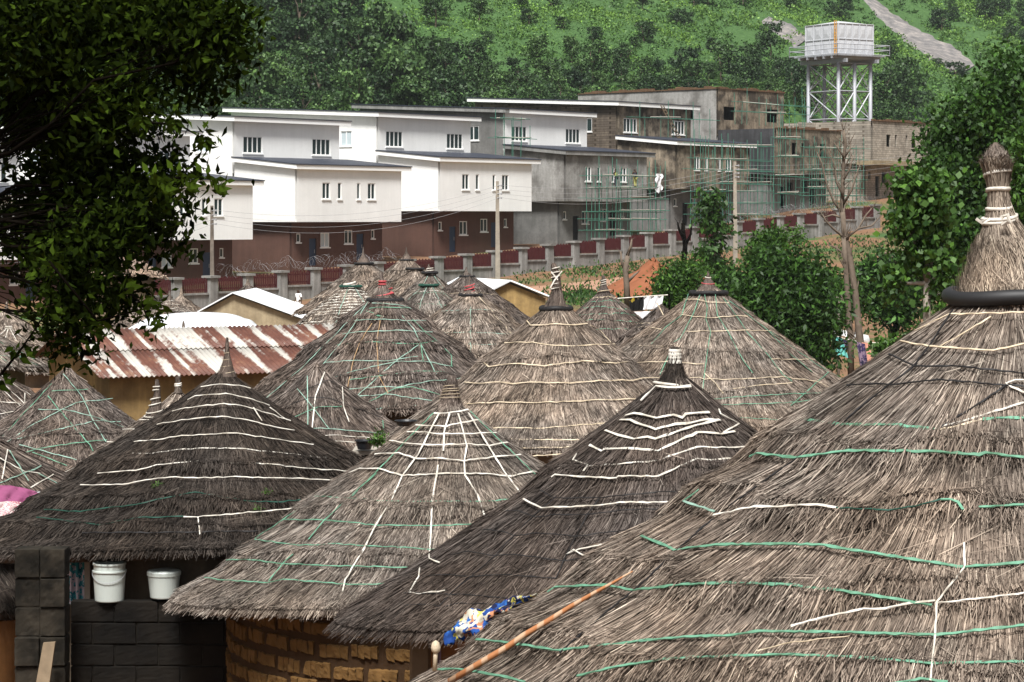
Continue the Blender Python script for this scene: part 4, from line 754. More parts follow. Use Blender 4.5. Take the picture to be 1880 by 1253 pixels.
# ------------------------------------------------------------ boundary wall
def FP(t, d=-7.0): q = PB+u2*t+v2*d; return q
bw = empty('boundary_wall', tuple(FP(0))+(-5.2,), label='long stepped concrete boundary wall with maroon railings and razor wire', cat='wall')
NB = 30; t0 = -38; sp = 3.45
tops = ([-80, -25, 0, 22, 46, 58, 90], [-5.1, -4.1, -2.9, -1.45, .25, 1.05, 3])
wire_pts = []
for i in range(NB):
    t_ = t0+i*sp; q = FP(t_); zt = float(np.interp(t_, *tops)); zb = float(T(q[0], q[1]))-.5
    ang = Matrix.Rotation(math.atan2(u2[1], u2[0]), 4, 'Z')
    def L(a, b, z): r = FP(t_+a, -7+b); return (r[0], r[1], z)
    def bx(mb, a0, a1, b0, b1, z0, z1): mb.solid([L(a0, b0, z0), L(a1, b0, z0), L(a1, b1, z0), L(a0, b1, z0)], [L(a0, b0, z1), L(a1, b0, z1), L(a1, b1, z1), L(a0, b1, z1)])
    p = MB(); bx(p, -.36, .36, -.36, .36, zb, zt-.12); bx(p, -.48, .48, -.48, .48, zt-.118, zt+.04); p.build('pillar', M['fence_c'], bw)
    if i == NB-1: break
    zt2 = float(np.interp(t_+sp/2, *tops))-.12
    p = MB(); bx(p, .362, sp-.362, -.12, .12, zb-.2, zt2-1.15); bx(p, .363, sp-.363, -.22, .22, zt2-1.148, zt2-1.02); p.build('wall_panel', M['fence_c'], bw)
    p = MB()
    for k in range(15): a = .44+(sp-.88)*k/14; bx(p, a-.055, a+.055, -.03, .03, zt2-1.0, zt2-.02+.08*(k % 2))
    bx(p, .37, sp-.37, .035, .07, zt2-.3, zt2-.2); bx(p, .37, sp-.37, .035, .07, zt2-.85, zt2-.75)
    if i in (7, 8, 9):
        for k in range(4): bx(p, .37, sp-.37, -.05, -.032, zt2-.85+k*.14, zt2-.80+k*.14)
    p.build('railing_panel', M['red'], bw)
def razor(ta, tb):
    mb = MB(); n = int((tb-ta)*3); pts = []
    for k in range(n*7):
        t_ = ta+k/7/3; a = 2*math.pi*k/7; q = FP(t_+.16*math.cos(a*.37), -7+.4*math.cos(a+math.sin(k*.11))); pts.append((q[0], q[1], float(np.interp(t_, *tops))+.42+.22*math.sin(t_*1.8)+(.36+.12*math.sin(t_*3.1))*math.sin(a)))
        if t_ > tb: break
    mb.tube(pts, .0055, 3, cap=False); mb.build('razor_wire', M['wire'], bw)
for a, b in ((-27, -8), (36, 62)): razor(a, b)
# ------------------------------------------------------------ power poles and lines
PT = []
for lab, px, pt, pb, D, m, wdt in (('concrete power pole with steel brackets at left, before the brown ground floor', 390, 378, 560, 172, 'pole_w', .17), ('tapered concrete power pole in front of the middle duplex', 914, 333, 518, 188, 'pole', .2), ('pale tall concrete power pole by the stained duplex and the red earth', 1350, 297, 466, 203, 'pole', .19)):
    b = W(px, pb, D); tp_ = W(px-1, pt, D); b.z = min(b.z, float(T(b.x, b.y))-.2); root = empty('power_pole', tuple(b), label=lab, cat='power pole')
    mb = MB(); mb.solid([(b.x-wdt, b.y-.12, b.z), (b.x+wdt, b.y-.12, b.z), (b.x+wdt, b.y+.12, b.z), (b.x-wdt, b.y+.12, b.z)], [(tp_.x-wdt*.6, b.y-.08, tp_.z), (tp_.x+wdt*.6, b.y-.08, tp_.z), (tp_.x+wdt*.6, b.y+.08, tp_.z), (tp_.x-wdt*.6, b.y+.08, tp_.z)]); mb.build('post', M[m], root)
    for k in range(4):
        mb = MB(); z = tp_.z-.35-.32*k; mb.tube([(tp_.x, b.y-.1, z), (tp_.x+.32, b.y-.16, z)], .03, 5); mb.lathe((tp_.x+.32, b.y-.16, z-.07), [(.03, 0), (.07, .03), (.05, .07), (.07, .11), (.03, .15)], 8); mb.build('insulator', M['wire'], root)
    PT.append(Vector((tp_.x+.2, b.y-.16, tp_.z-.3)))
def cable(a, b, sag, r=.009):
    mb = MB(); mb.tube([a.lerp(b, k/24)-Vector((0, 0, sag*4*(k/24)*(1-k/24))) for k in range(25)], r, 4); o = mb.build('power_line', M['wire'])
    return o
ends = [W(-120, 470, 150), PT[0], PT[1], PT[2], W(1790, 262, 232)]
nm = ['running off behind the left tree', 'slung between the left and middle poles', 'slung between the middle and right poles', 'climbing away right from the pale pole']; hh_ = ['top', 'second', 'third', 'lowest']
for i in range(4):
    for k in range(4):
        o = cable(ends[i]-Vector((0, 0, .32*k)), ends[i+1]-Vector((0, 0, .32*k)), [.6, 1.2, .9, .7][i]+.12*k); tag(o, '%s thin grey cable %s' % (hh_[k], nm[i]), 'cable', 'power lines')
# ------------------------------------------------------------ scaffolds
def scaffold(bi, lab, a0, a1, zlo, zhi, nx, levels, dv=-1.3, seedv=0):
    root0, PF = BL[bi]; rr = random.Random(seedv); q = PF(a0, -3.6, dv); root = empty('scaffold', q, label=lab, cat='scaffold')
    for k in range(nx):
        a = a0+(a1-a0)*k/(nx-1)+rr.uniform(-.2, .2)
        for dd in (0, .9):
            if rr.random() < .3 and dd: continue
            mb = MB(); mb.tube([PF(a+rr.uniform(-.1, .1), zlo, dv-dd), PF(a+rr.uniform(-.15, .15), zhi+rr.uniform(-1.2, .9), dv-dd)], .03, 5); mb.build('upright', M['scaf'], root)
    for j, z in enumerate(levels):
        for dd in (.05, .95):
            x = a0-.8+rr.uniform(-1, .5); x2 = a1+rr.uniform(-.5, 1.2)
            mb = MB(); mb.tube([PF(x, z+rr.uniform(-.1, .1), dv-dd), PF(x2, z+rr.uniform(-.12, .12), dv-dd)], .027, 5); mb.build('ledger', M['scaf'], root)
        for k in range(2):
            x = rr.uniform(a0, a1-4); mb = MB(); mb.tube([PF(x, z+.08, dv-.3-.3*k), PF(x+rr.uniform(3, 5), z+rr.uniform(.0, .2), dv-.3-.3*k)], [.05, .05], 4); mb.build('plank', M['scafd'], root)
scaffold(4, 'green pole scaffold around the grey duplex where the workers stand', 1.5, 11.8, -3.5, 3.2, 15, (-2.6, -1.6, -.85, .3, 1.2, 2.3), seedv=1)
scaffold(4, 'short green scaffold beside the upper floor of the grey duplex', -3.5, .2, 1, 7.6, 4, (3.6, 5.6, 7.3), dv=5.2, seedv=2)
scaffold(5, 'green pole scaffold around the stained duplex with white roof edges', .5, 13.2, -3.5, 4.7, 17, (-2.4, -1.3, -.2, .6, 1.8, 2.8, 4.2), seedv=3)
scaffold(5, 'green scaffold against the stained upper storey', .5, 13.5, 5.0, 8.0, 7, (6.9,), dv=5.6, seedv=4)
scaffold(6, 'dense green scaffold at the corner of the roofless dark duplex', -2.6, 2.3, -3.5, 5.2, 6, (-2, -.3, 1.6, 3.4), seedv=5)
scaffold(6, 'green scaffold across the front of the roofless dark duplex', 2.9, 13, -3.5, 3.2, 12, (-2.2, -1.4, -.6, .4, 1.6, 2.6), seedv=6)
scaffold(6, 'grey green scaffold on top of the roofless dark duplex', 1, 14, 5, 8.3, 7, (6.3, 7.2), dv=5.6, seedv=7)
rt, PF5 = BL[5]; mb = MB()
for dx in (0, .45): mb.tube([PF5(6.6+dx-1.3, 8.2, 5.8), PF5(6.6+dx+.6, 4.9, 5.0)], .05, 5)
for k in range(10): a = k/10+.05; mb.tube([PF5(5.3+1.9*a, 8.2-3.3*a, 5.78-.8*a), PF5(5.75+1.9*a, 8.2-3.3*a, 5.78-.8*a)], .035, 4)
tag(mb.build('ladder', M['wood'], None), 'rough wooden ladder leaning on the stained upper storey', 'ladder')
rt, PF4 = BL[4]; mb = MB(); P_ = [[PF4(10.3+.9*i/5+.12*math.sin(j*1.4), 2.55-1.9*j/7*(1-.25*abs(i-2.5)/2.5), -2.3+.12*math.sin(i*2+j)) for j in range(8)] for i in range(6)]
tag(link('plastic_sheet', grid_mesh('plastic_sheet', np.array(P_), mats=[M['cloth_w']])), 'crumpled white plastic sheet hanging on the workers\' scaffold', 'plastic sheet')
# ------------------------------------------------------------ water tower
TD = 262; sT = F/TD
def TW(px, py, dd=0): q = W(px, py, TD); return q+Vector((0, dd, 0))
tx, tz = W(1546, 105, TD).x, W(1546, 105, TD).z; ta = R_(33); c_, s_ = math.cos(ta), math.sin(ta)
tower = empty('water_tower', (tx, TD, float(T(tx, TD))), label='white panelled water tank on a braced white steel tower', cat='water tower')
def TL(a, b, z): return (tx-.3+a*c_-b*s_, TD+a*s_+b*c_, z)
LX, LY, zt0, zt1 = 2.45, 2.7, tz+.1, tz+3.4    # half sizes
def tbx(mb, a0, a1, b0, b1, z0, z1): mb.solid([TL(a0, b0, z0), TL(a1, b0, z0), TL(a1, b1, z0), TL(a0, b1, z0)], [TL(a0, b0, z1), TL(a1, b0, z1), TL(a1, b1, z1), TL(a0, b1, z1)])
tank = MB(); tbx(tank, -LX, LX, -LY, LY, zt0, zt1); tank.solid([TL(-LX, -LY, zt1), TL(LX, -LY, zt1), TL(LX, LY, zt1), TL(-LX, LY, zt1)], [TL(-.2, -.2, zt1+.45), TL(.2, -.2, zt1+.45), TL(.2, .2, zt1+.45), TL(-.2, .2, zt1+.45)])
tk = tank.build('tank', M['tank'], tower)
def panelface(P, n, w, h, z0):
    mb = MB(); pw = w/n; ph = h/2
    for i in range(n):
        for j in range(2):
            x0 = -w/2+i*pw; y0 = z0+j*ph; x1, y1 = x0+pw, y0+ph; cx_, cy_ = (x0+x1)/2, (y0+y1)/2; d = .055
            e = .07; a = [(x0+e, y0+e), (x1-e, y0+e), (x1-e, y1-e), (x0+e, y1-e)]; b = [(cx_-pw*.16, cy_-ph*.14), (cx_+pw*.16, cy_-ph*.14), (cx_+pw*.16, cy_+ph*.14), (cx_-pw*.16, cy_+ph*.14)]
            for k in range(4): k2 = (k+1) % 4; mb.face([P(*a[k], .004), P(*a[k2], .004), P(*b[k2], -d), P(*b[k], -d)])
            mb.face([P(*q, -d) for q in b])
    for i in range(n+1): x = -w/2+i*pw; mb.solid([P(x-.03, z0, 0), P(x+.03, z0, 0), P(x+.03, z0, -.09), P(x-.03, z0, -.09)], [P(x-.03, z0+h, 0), P(x+.03, z0+h, 0), P(x+.03, z0+h, -.09), P(x-.03, z0+h, -.09)])
    for j in range(3): z = z0+j*ph; mb.solid([P(-w/2, z-.03, 0), P(w/2, z-.03, 0), P(w/2, z-.03, -.08), P(-w/2, z-.03, -.08)], [P(-w/2, z+.03, 0), P(w/2, z+.03, 0), P(w/2, z+.03, -.08), P(-w/2, z+.03, -.08)])
    mb.build('tank_panels', M['tank'], tk)
panelface(lambda a, z, d: TL(a, -LY+d, z), 5, 2*LX, zt1-zt0, zt0); panelface(lambda a, z, d: TL(-LX+d, -a, z), 4, 2*LY, zt1-zt0, zt0)
panelface(lambda a, z, d: TL(-a, LY-d, z), 5, 2*LX, zt1-zt0, zt0); panelface(lambda a, z, d: TL(LX-d, a, z), 4, 2*LY, zt1-zt0, zt0)
mb = MB(); la = LY-1.0
for q in (-.14, .14): mb.tube([TL(-LX-.22, -LY+.25+q, zt0-.1), TL(-LX-.22, -LY+.25+q, zt1+.3)], .05, 5)
for k in range(9): mb.tube([TL(-LX-.22, -LY+.11, zt0+.1+k*.36), TL(-LX-.22, -LY+.39, zt0+.1+k*.36)], .04, 4)
mb.build('ladder', M['tank_o'], tower)
mb = MB(); tbx(mb, -LX-.9, LX+.9, -LY-.9, LY+.9, zt0-.22, zt0-.1)
for k in range(5): y = -LY+k*LY/2; tbx(mb, -LX-1.0, LX+1.0, y-.08, y+.08, zt0-.5, zt0-.225)
for k in (-1, 1): tbx(mb, k*LX*.9-.12, k*LX*.9+.12, -LY-1.1, LY+1.1, zt0-.9, zt0-.505)
mb.build('platform', M['steel'], tower)
for (a0, b0, a1, b1) in ((-1, -1, 1, -1), (1, -1, 1, 1), (1, 1, -1, 1), (-1, 1, -1, -1)):
    mb = MB(); X, Y = LX+1.25, LY+1.25
    for z in (zt0+1.0, zt0+.5, zt0-.05): mb.tube([TL(a0*X, b0*Y, z), TL(a1*X, b1*Y, z)], .045, 4)
    for k in range(4): q = k/3; mb.tube([TL((a0+(a1-a0)*q)*X, (b0+(b1-b0)*q)*Y, zt0-.15), TL((a0+(a1-a0)*q)*X, (b0+(b1-b0)*q)*Y, zt0+1.0)], .045, 4)
    mb.build('guard_rail', M['steel'], tower)
gz = float(T(tx, TD))-.5; ztop = zt0-.9; LG = [(-1, -1), (0, -1), (1, -1), (-1, 1), (0, 1), (1, 1)]
for a, b in LG: mb = MB(); mb.tube([TL(a*LX*.92, b*LY*.92, gz), TL(a*LX*.92, b*LY*.92, ztop)], .2, 10); mb.build('leg', M['steel'], tower, smooth=True)
nl = 5; zs = [gz+(ztop-gz)*k/nl for k in range(nl+1)]
for (a, b), (c, d) in (((-1, -1), (0, -1)), ((0, -1), (1, -1)), ((-1, 1), (0, 1)), ((0, 1), (1, 1)), ((-1, -1), (-1, 1)), ((1, -1), (1, 1)), ((0, -1), (0, 1))):
    mb = MB()
    for k in range(nl):
        A = (a*LX*.92, b*LY*.92); B = (c*LX*.92, d*LY*.92)
        mb.tube([TL(*A, zs[k]), TL(*B, zs[k+1])], .075, 4); mb.tube([TL(*B, zs[k]), TL(*A, zs[k+1])], .075, 4); mb.tube([TL(*A, zs[k+1]-.02), TL(*B, zs[k+1]-.02)], .06, 4)
    mb.build('bracing', M['steel'], tower)
# ------------------------------------------------------------ village houses
def corrugated(name, A, B, C, root, mat, pitch=.12, amp=.02, nv=2):
    """A,B ridge ends; C eave under A"""
    A, B, C = Vector(A), Vector(B), Vector(C); U = B-A; Vv = C-A; L = U.length; n = int(L/pitch*6); N = U.cross(Vv).normalized()
    if N.z < 0: N = -N
    P_ = np.array([[list(A+U*(i/n)+Vv*(j/nv)+N*amp*math.sin(2*math.pi*i/6)) for j in range(nv+1)] for i in range(n+1)])
    me = grid_mesh(name, P_, mats=[mat]); o = link(name, me, root)
    m = o.modifiers.new('t', 'SOLIDIFY'); m.thickness = .012; return o
t = NT('rusty_tin', .65, .35); tc = t.n('ShaderNodeTexCoord'); mp = t.n('ShaderNodeMapping'); dm = (Vector((4.9, 2.5, 0))).normalized(); ang0 = math.atan2(dm.y, dm.x)
t.l(tc.outputs['Object'], mp.inputs[0]); mp.inputs['Rotation'].default_value = (0, 0, -ang0)
mp2 = t.n('ShaderNodeMapping'); mp2.inputs['Scale'].default_value = (2.1, .13, .13); t.l(mp.outputs[0], mp2.inputs[0])
f1 = t.noise(mp2.outputs[0], 1.55, 2, .5); f2_ = t.noise(mp.outputs[0], 3.2, 6, .75)
ad = t.n('ShaderNodeMath', operation='MULTIPLY_ADD'); t.l(f2_, ad.inputs[0]); ad.inputs[1].default_value = .38; t.l(f1, ad.inputs[2])
rust = t.ramp(t.noise(mp.outputs[0], 2.2, 5, .7), [(.3, (.075, .027, .018)), (.55, (.125, .05, .033)), (.75, (.22, .12, .07))])
t.col(t.mix(t.ramp(ad.outputs[0], [(.69, 0), (.77, 1)]), rust, (.42, .40, .36))); M['rust'] = t.m
M['tin_w'] = plain('new_tin', (.74, .76, .78), .45, .08, 2, .5)
RL = Vector((-10.6, 58, -2.7)); dl = Vector((4.9, 2.5, 0)).normalized(); pl = Vector((dl.y, -dl.x, 0)); RR = RL+dl*6.9; 
house = empty('mud_house', (RL.x, RL.y, -6.2), label='ochre mud house under a rust streaked corrugated roof', cat='house')
ED = pl*3.3+Vector((0, 0, -.92))
corrugated('corrugated_roof', RL-dl*.3, RR+dl*.3, RL-dl*.3+ED*.47, house, M['rust']); corrugated('corrugated_roof', RL-dl*.3+ED*.45-Vector((0, 0, .03)), RR+dl*.3+ED*.45-Vector((0, 0, .03)), RL-dl*.3+ED-Vector((0, 0, .03)), house, M['rust'])
corrugated('corrugated_roof', RL-dl*.3+Vector((0, 0, .0)), RR+dl*.3, RL-dl*.3-pl*2.2+Vector((0, 0, -.75)), house, M['rust'])
def prism_house(root, c0, du, dv_, Lu, Lv, zb, zf, zk, zr, rfrac, mat):
    mb = MB(); P = lambda a, b, z: (c0.x+du.x*a+dv_.x*b, c0.y+du.y*a+dv_.y*b, z)
    f, k, r = zf, zk, zr
    pr = [(0, zb), (Lv, zb), (Lv, k), (Lv*rfrac, r), (0, f)]
    mb.solid([P(0, b, z) for b, z in pr], [P(Lu, b, z) for b, z in pr]); return mb.build('wall', mat, root)
c0 = RL+pl*2.95; prism_house(house, c0+dl*.05, dl, -pl, 6.7, 4.9, -6.6, -2.7-.82-.06, -3.4, -2.8, .6, M['ochre'])
# white roofed gable house, tin lean-to, small yellow house
def gable(lab, apex, eL, eR, D, depth, dirv, wallm, over=.25, th=.06):
    root = empty('gable_house', (W(apex[0], apex[1], D).x, D, -6.6), label=lab, cat='house')
    A, Lp, Rp = W(*apex, D), W(*eL, D), W(*eR, D); dv_ = Vector(dirv).normalized()*depth; zb = float(T(A.x, D))-.4
    il = Lp.lerp(A, .08); ir = Rp.lerp(A, .08); dn = Vector((0, 0, -.08))
    mb = MB(); fr = [Vector((il.x, D, zb)), Vector((ir.x, D, zb)), ir+dn, A+dn, il+dn]; mb.solid([p+dv_.normalized()*.25 for p in fr], [p+dv_ for p in fr]); mb.build('wall', M[wallm], root)
    for (p, q) in ((Lp, A), (A, Rp)):
        n = (q-p).cross(dv_).normalized(); n = n if n.z > 0 else -n; mb = MB(); mb.solid([p, q, q+dv_*1.05, p+dv_*1.05], [x+n*th for x in (p, q, q+dv_*1.05, p+dv_*1.05)]); mb.build('roof', M['tin_w'], root)
    return root
gable('tan house with a thin white gable roof left of the walking man', (427, 539), (363, 574), (562, 588), 118, 7, (.05, 1, 0), 'tan_wall')
gable('small yellow house with a white roof behind the black collared hut', (938, 517), (900, 536), (1012, 547), 100, 5.5, (-.42, 1, 0), 'ochre')
mh = empty('tin_house', (W(340, 590, 78).x, 78, -6.5), label='low house with a bright white hipped tin roof behind the rusty one', cat='house')
E0, E1, R0_, R1_, B1_ = W(232, 606, 73), W(478, 602, 74), W(305, 577, 78), W(412, 575, 79), W(462, 588, 83)
P_ = [[list(E0.lerp(E1, i/16).lerp(R0_.lerp(R1_, i/16), j/6)+Vector((0, 0, .10*math.sin(math.pi*j/6)+.05*math.sin(math.pi*i/16)))) for j in range(7)] for i in range(17)]
o = link('roof', grid_mesh('roof', np.array(P_), mats=[M['tin_w']]), mh); o.modifiers.new('t', 'SOLIDIFY').thickness = .04
P_ = [[list(E1.lerp(B1_, i/8).lerp(R1_, j/6)) for j in range(7)] for i in range(9)]
o = link('roof', grid_mesh('roof', np.array(P_), mats=[M['tin_w']]), mh); o.modifiers.new('t', 'SOLIDIFY').thickness = .04
mb = MB(); a = W(262, 615, 75); b = W(420, 615, 75); mb.box(a.x, b.x, 75.2, 80, -6.8, W(0, 606, 75).z-.02); mb.build('wall', M['tan_wall'], mh)
# ------------------------------------------------------------ front left corner: blocks, buckets, bricks
def blockstack(name, lab, x0, x1, y0, y1, z0, z1, bw_, bh, cat='wall', rows_jit=.01, mat='block'):
    root = empty(name, ((x0+x1)/2, y0, z0), label=lab, cat=cat); mb = MB(); n = max(1, round((x1-x0)/bw_)); m = max(1, round((z1-z0)/bh)); w = (x1-x0)/n; h_ = (z1-z0)/m; rr = random.Random(5)
    for j in range(m):
        for i in range(n+(1 if j % 2 and n > 2 else 0)):
            off = -w/2 if (j % 2 and n > 2) else 0; a = max(x0, x0+i*w+off); b = min(x1, x0+(i+1)*w+off)
            if b-a < .05: continue
            d = rr.uniform(-rows_jit, rows_jit); mb.box(a+.006, b-.006, y0+d, y1+d*.5, z0+j*h_+.008, z0+(j+1)*h_-.006)
    o = mb.build('blocks', M[mat], root); bv = o.modifiers.new('b', 'BEVEL'); bv.width = .007; bv.segments = 1; sb_ = o.modifiers.new('s', 'SUBSURF'); sb_.subdivision_type = 'SIMPLE'; sb_.levels = 2; sb_.render_levels = 3; tx_ = bpy.data.textures.new('chip', 'CLOUDS'); tx_.noise_scale = .05; dm_ = o.modifiers.new('d', 'DISPLACE'); dm_.texture = tx_; dm_.strength = .016; dm_.texture_coords = 'GLOBAL'
    mb = MB(); mb.box(x0+.03, x1-.03, y0+.03, y1-.03, z0, z1-.012); mb.build('mortar', M['block'], root); return root
D0 = 26.6; a = W(26, 1253, D0); b = W(120, 1008, D0)
blockstack('block_pillar', 'dark pillar of stacked concrete blocks at the lower left', a.x, b.x, D0, D0+.3, a.z-.8, b.z, .31, .31, 'pillar', .028)
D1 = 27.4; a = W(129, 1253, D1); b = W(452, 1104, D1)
blockstack('block_wall', 'low block wall, coloured dark for shade, carrying the two white buckets', a.x, b.x, D1, D1+.2, a.z-.8, b.z, .46, .24, rows_jit=.012, mat='block2')
def bucket(lab, px, pyb, pyt, wpx, wb, rim2):
    b = W(px, pyb, D1+.1); s = (D1+.1)/F; H_ = (pyb-pyt)*s; rt, rb = wpx/2*s, wb/2*s; root = empty('bucket', tuple(b), label=lab, cat='bucket')
    pr = [(rb*.97, .0), (rb, .01), (rb+(rt-rb)*.8, H_*.76)]
    if rim2: pr += [(rt*1.03, H_*.765), (rt*1.03, H_*.80), (rt*.94, H_*.81), (rt*.94, H_*.95), (rt, H_*.955), (rt*1.0, H_), (rt*.9, H_), (rb*.85, .03)]
    else: pr += [(rt*.93, H_*.84), (rt*.9, H_*.86)]
    mb = MB(); mb.lathe(b, pr, 36, cap=True); mb.build('body', M['bucket'], root, smooth=False)
    if not rim2: mb = MB(); mb.lathe(b, [(rt*.95, H_*.80), (rt*1.02, H_*.82), (rt*1.03, H_*.94), (rt*.97, H_*.99), (rt*.5, H_)], 36); mb.build('lid', M['bucket'], root)
    mb = MB(); mb.tube([Vector((b.x+rt*1.02*math.cos(q), b.y-rt*1.02*abs(math.sin(q)), b.z+H_*.78-.6*H_*math.sin(q)*.45)) for q in np.linspace(0, math.pi, 14)], .004, 4)
    if rim2: mb.build('handle', M['wire'], root)
bucket('tall white bucket, no lid, on the block wall', 201, 1103, 1033, 61, 53, True); bucket('shorter white bucket with a lid on the block wall', 301, 1097, 1047, 61, 50, False)
# door frame and curtain on dark hut wall
rw = 3.12*.76; Dd = 28.0
def panel(mb, px0, px1, py0, py1, D, th): a = W(px0, py1, D); b = W(px1, py0, D); mb.box(a.x, b.x, D, D+th, a.z, b.z)
mb = MB(); panel(mb, 128, 152, 1016, 1125, 28.0, .03)
P_ = np.array([[list(W(122+34*i/14, 1014+95*j/6, 28.0)+Vector((0, .035*math.sin(i*1.3), 0))) for j in range(7)] for i in range(15)])
o = link('curtain', grid_mesh('curtain', P_, mats=[M['cl_curtain']])); tag(o, 'teal patterned door curtain beside the block pillar', 'curtain')
mb = MB(); panel(mb, 155, 165, 1010, 1160, 27.95, .06); tag(mb.build('door_post', M['wood_grey']), 'thin grey timber post between the curtain and the tall bucket', 'post')
mb = MB(); a = W(46, 1262, 25.8); b = W(66, 1196, 25.8)
mb.solid([(a.x, 25.8, a.z-.6), (a.x+.16, 25.85, a.z-.6), (a.x+.16, 25.9, a.z-.6), (a.x, 25.85, a.z-.6)], [(b.x-.02, 26.3, b.z), (b.x+.1, 26.35, b.z), (b.x+.1, 26.4, b.z), (b.x-.02, 26.35, b.z)]); tag(mb.build('plank', M['wood']), 'short brown plank leaning on the block pillar', 'plank')
hw = make_hut('hut at lower left edge showing an orange mud wall', -60, 905, 33, 2.2, .7, 'th_dark', 6000, .014, .4, wall='orange_wall', wallf=.86, seed=41, tiers=[.6, 1], base='base_d')
# mud brick wall of H3
rw = 2.45; h = H3; zt = float(h.zr(.82))-.12; mb = MB(); mb.lathe((h.x, h.y, 0), [(rw, h.g-.5), (rw, zt)], 64); mb.build('wall', M['mortar'], h.root)
rr = random.Random(3); mb = MB(); rowh = .215; z = h.g-.3; j = 0
while z < zt-.25:
    n = 40; o_ = (j % 2)*.5+rr.uniform(-.1, .1)
    for i in range(n):
        a0 = (i+o_)*2*math.pi/n; da = 2*math.pi/n*rr.uniform(.76, .93); hh = rowh*rr.uniform(.68, .84); zo = z+rr.uniform(-.015, .015); pr = rr.uniform(.012, .035); N_ = 4
        for k in range(N_):
            b0 = a0+da*k/N_; b1 = a0+da*(k+1)/N_; e0 = .02*rr.random(); 
            q0 = [(h.x+r*math.cos(b), h.y+r*math.sin(b), zz) for b, r, zz in ((b0, rw-.02, zo+e0), (b1, rw-.02, zo), (b1, rw+pr, zo+.015), (b0, rw+pr, zo+e0+.015))]
            q1 = [(h.x+r*math.cos(b), h.y+r*math.sin(b), zz) for b, r, zz in ((b0, rw-.02, zo+hh), (b1, rw-.02, zo+hh-e0*.5), (b1, rw+pr, zo+hh-.02), (b0, rw+pr, zo+hh-.02))]; jt = lambda L_: [(p[0]+rr.uniform(-.012, .012), p[1]+rr.uniform(-.012, .012), p[2]+rr.uniform(-.012, .012)) for p in L_]; mb.solid(q0[:2]+jt(q0[2:]), q1[:2]+jt(q1[2:]))
    z += rowh; j += 1
o = mb.build('mud_bricks', M['mudbrick'], h.root); sb_ = o.modifiers.new('s', 'SUBSURF'); sb_.subdivision_type = 'SIMPLE'; sb_.levels = 1; sb_.render_levels = 2; tx_ = bpy.data.textures.new('chip', 'CLOUDS'); tx_.noise_scale = .06; dm_ = o.modifiers.new('d', 'DISPLACE'); dm_.texture = tx_; dm_.strength = .03; dm_.texture_coords = 'GLOBAL'
mb = MB(); a = W(752, 1260, 19.9); b = W(790, 1135, 19.9); mb.box(a.x, b.x, 19.9, 20.05, a.z-.6, b.z); o = tag(mb.build('door_post', M['wood']), 'rough timber door post under the dark grey zigzag hut', 'post'); bv = o.modifiers.new('b', 'BEVEL'); bv.width = .02
P_ = np.array([[list(W(797+50*i/12, 1150+110*j/6, 20.0)+Vector((0, .03*math.sin(i*1.5), 0))) for j in range(7)] for i in range(13)]); o = link('curtain', grid_mesh('curtain', P_, mats=[M['cl_purple']])); tag(o, 'dark cloth hung in the doorway beside the timber post', 'curtain')
# things on the roofs
def on(h, px, py, lift): P, N = h.ray(px, py, lift); return P
pts = [on(H1, *q, .05) for q in Zm([(265, 1165), (440, 1060), (600, 965), (700, 895), (860, 800), (960, 735), (1100, 655), (1200, 600), (1320, 530)], *A3)]
t = NT('spiral_stick', .6, .3); v = t.coord((1, 1, 1)); wv_ = t.n('ShaderNodeTexWave'); wv_.inputs['Scale'].default_value = 3.2; wv_.inputs['Distortion'].default_value = 4; t.l(v, wv_.inputs['Vector']); t.col(t.ramp(wv_.outputs['Fac'], [(.5, (.36, .15, .06)), (.75, (.46, .30, .19))])); 
mb = MB(); mb.tube(pts, [.018, .018, .017, .016, .015, .013, .011, .008, .004], 8); tag(mb.build('stick', t.m, smooth=True), 'long tapering orange and cream stick lying on the nearest roof', 'stick')
def crumple(name, lab, cat, path, mat, D_off=0, h=None, rad=.07, seed=0, taper=0):
    rg = random.Random(seed); pts = path; n = len(pts); P_ = []; 
    ctrl = [Vector(p) for p in pts]; K = n*9; nn = 18
    for k in range(K+1):
        q = k/K*(n-1); i = min(int(q), n-2); c = ctrl[i].lerp(ctrl[i+1], q-i); row = []
        ra = rad*(1-taper*k/K)*(1+.16*math.sin(q*3.1+seed)+.1*math.sin(q*7.7))*(.25+.75*min(1, 3*k/K, 4*(1-k/K)+.15)); tg = (ctrl[i+1]-ctrl[i]).normalized(); up = Vector((0, -.5, .86)); up = (up-tg*up.dot(tg)).normalized(); sd_ = tg.cross(up)
        for a in range(nn):
            an = 2*math.pi*a/nn; r2 = ra*(1+.30*math.sin(3*an+q*4)+.18*math.sin(7*an-q*6)+.12*math.sin(11*an+q*13)); row.append(list(c+sd_*math.cos(an)*r2+up*math.sin(an)*r2*.6))
        P_.append(row)
    P_ = np.array(P_).transpose(1, 0, 2); o = link(name, grid_mesh(name, P_, closed_u=True, mats=[M[mat]])); return tag(o, lab, cat)
cl = [on(H1, px, py, .02) for px, py in ((818, 1180), (842, 1158), (880, 1142), (915, 1122), (950, 1106), (985, 1092))]
crumple('cloth', 'blue, yellow and orange printed wrapper twisted along the edge of the nearest roof', 'cloth', cl, 'cl_print', rad=.105, seed=2, taper=.72)
b = W(798, 1232, 12.4); t_ = W(800, 1196, 12.4); mb = MB(); mb.tube([b, b.lerp(t_, .7), t_], [.012, .012, .013], 8); mb.lathe(t_, [(.012, -.01), (.022, .0), (.026, .02), (.018, .045), (.004, .055)], 12); tag(mb.build('peg', M['s_cream'], smooth=True), 'small pale stick with a round white knob at the lower roof edge', 'stick')
P_ = []
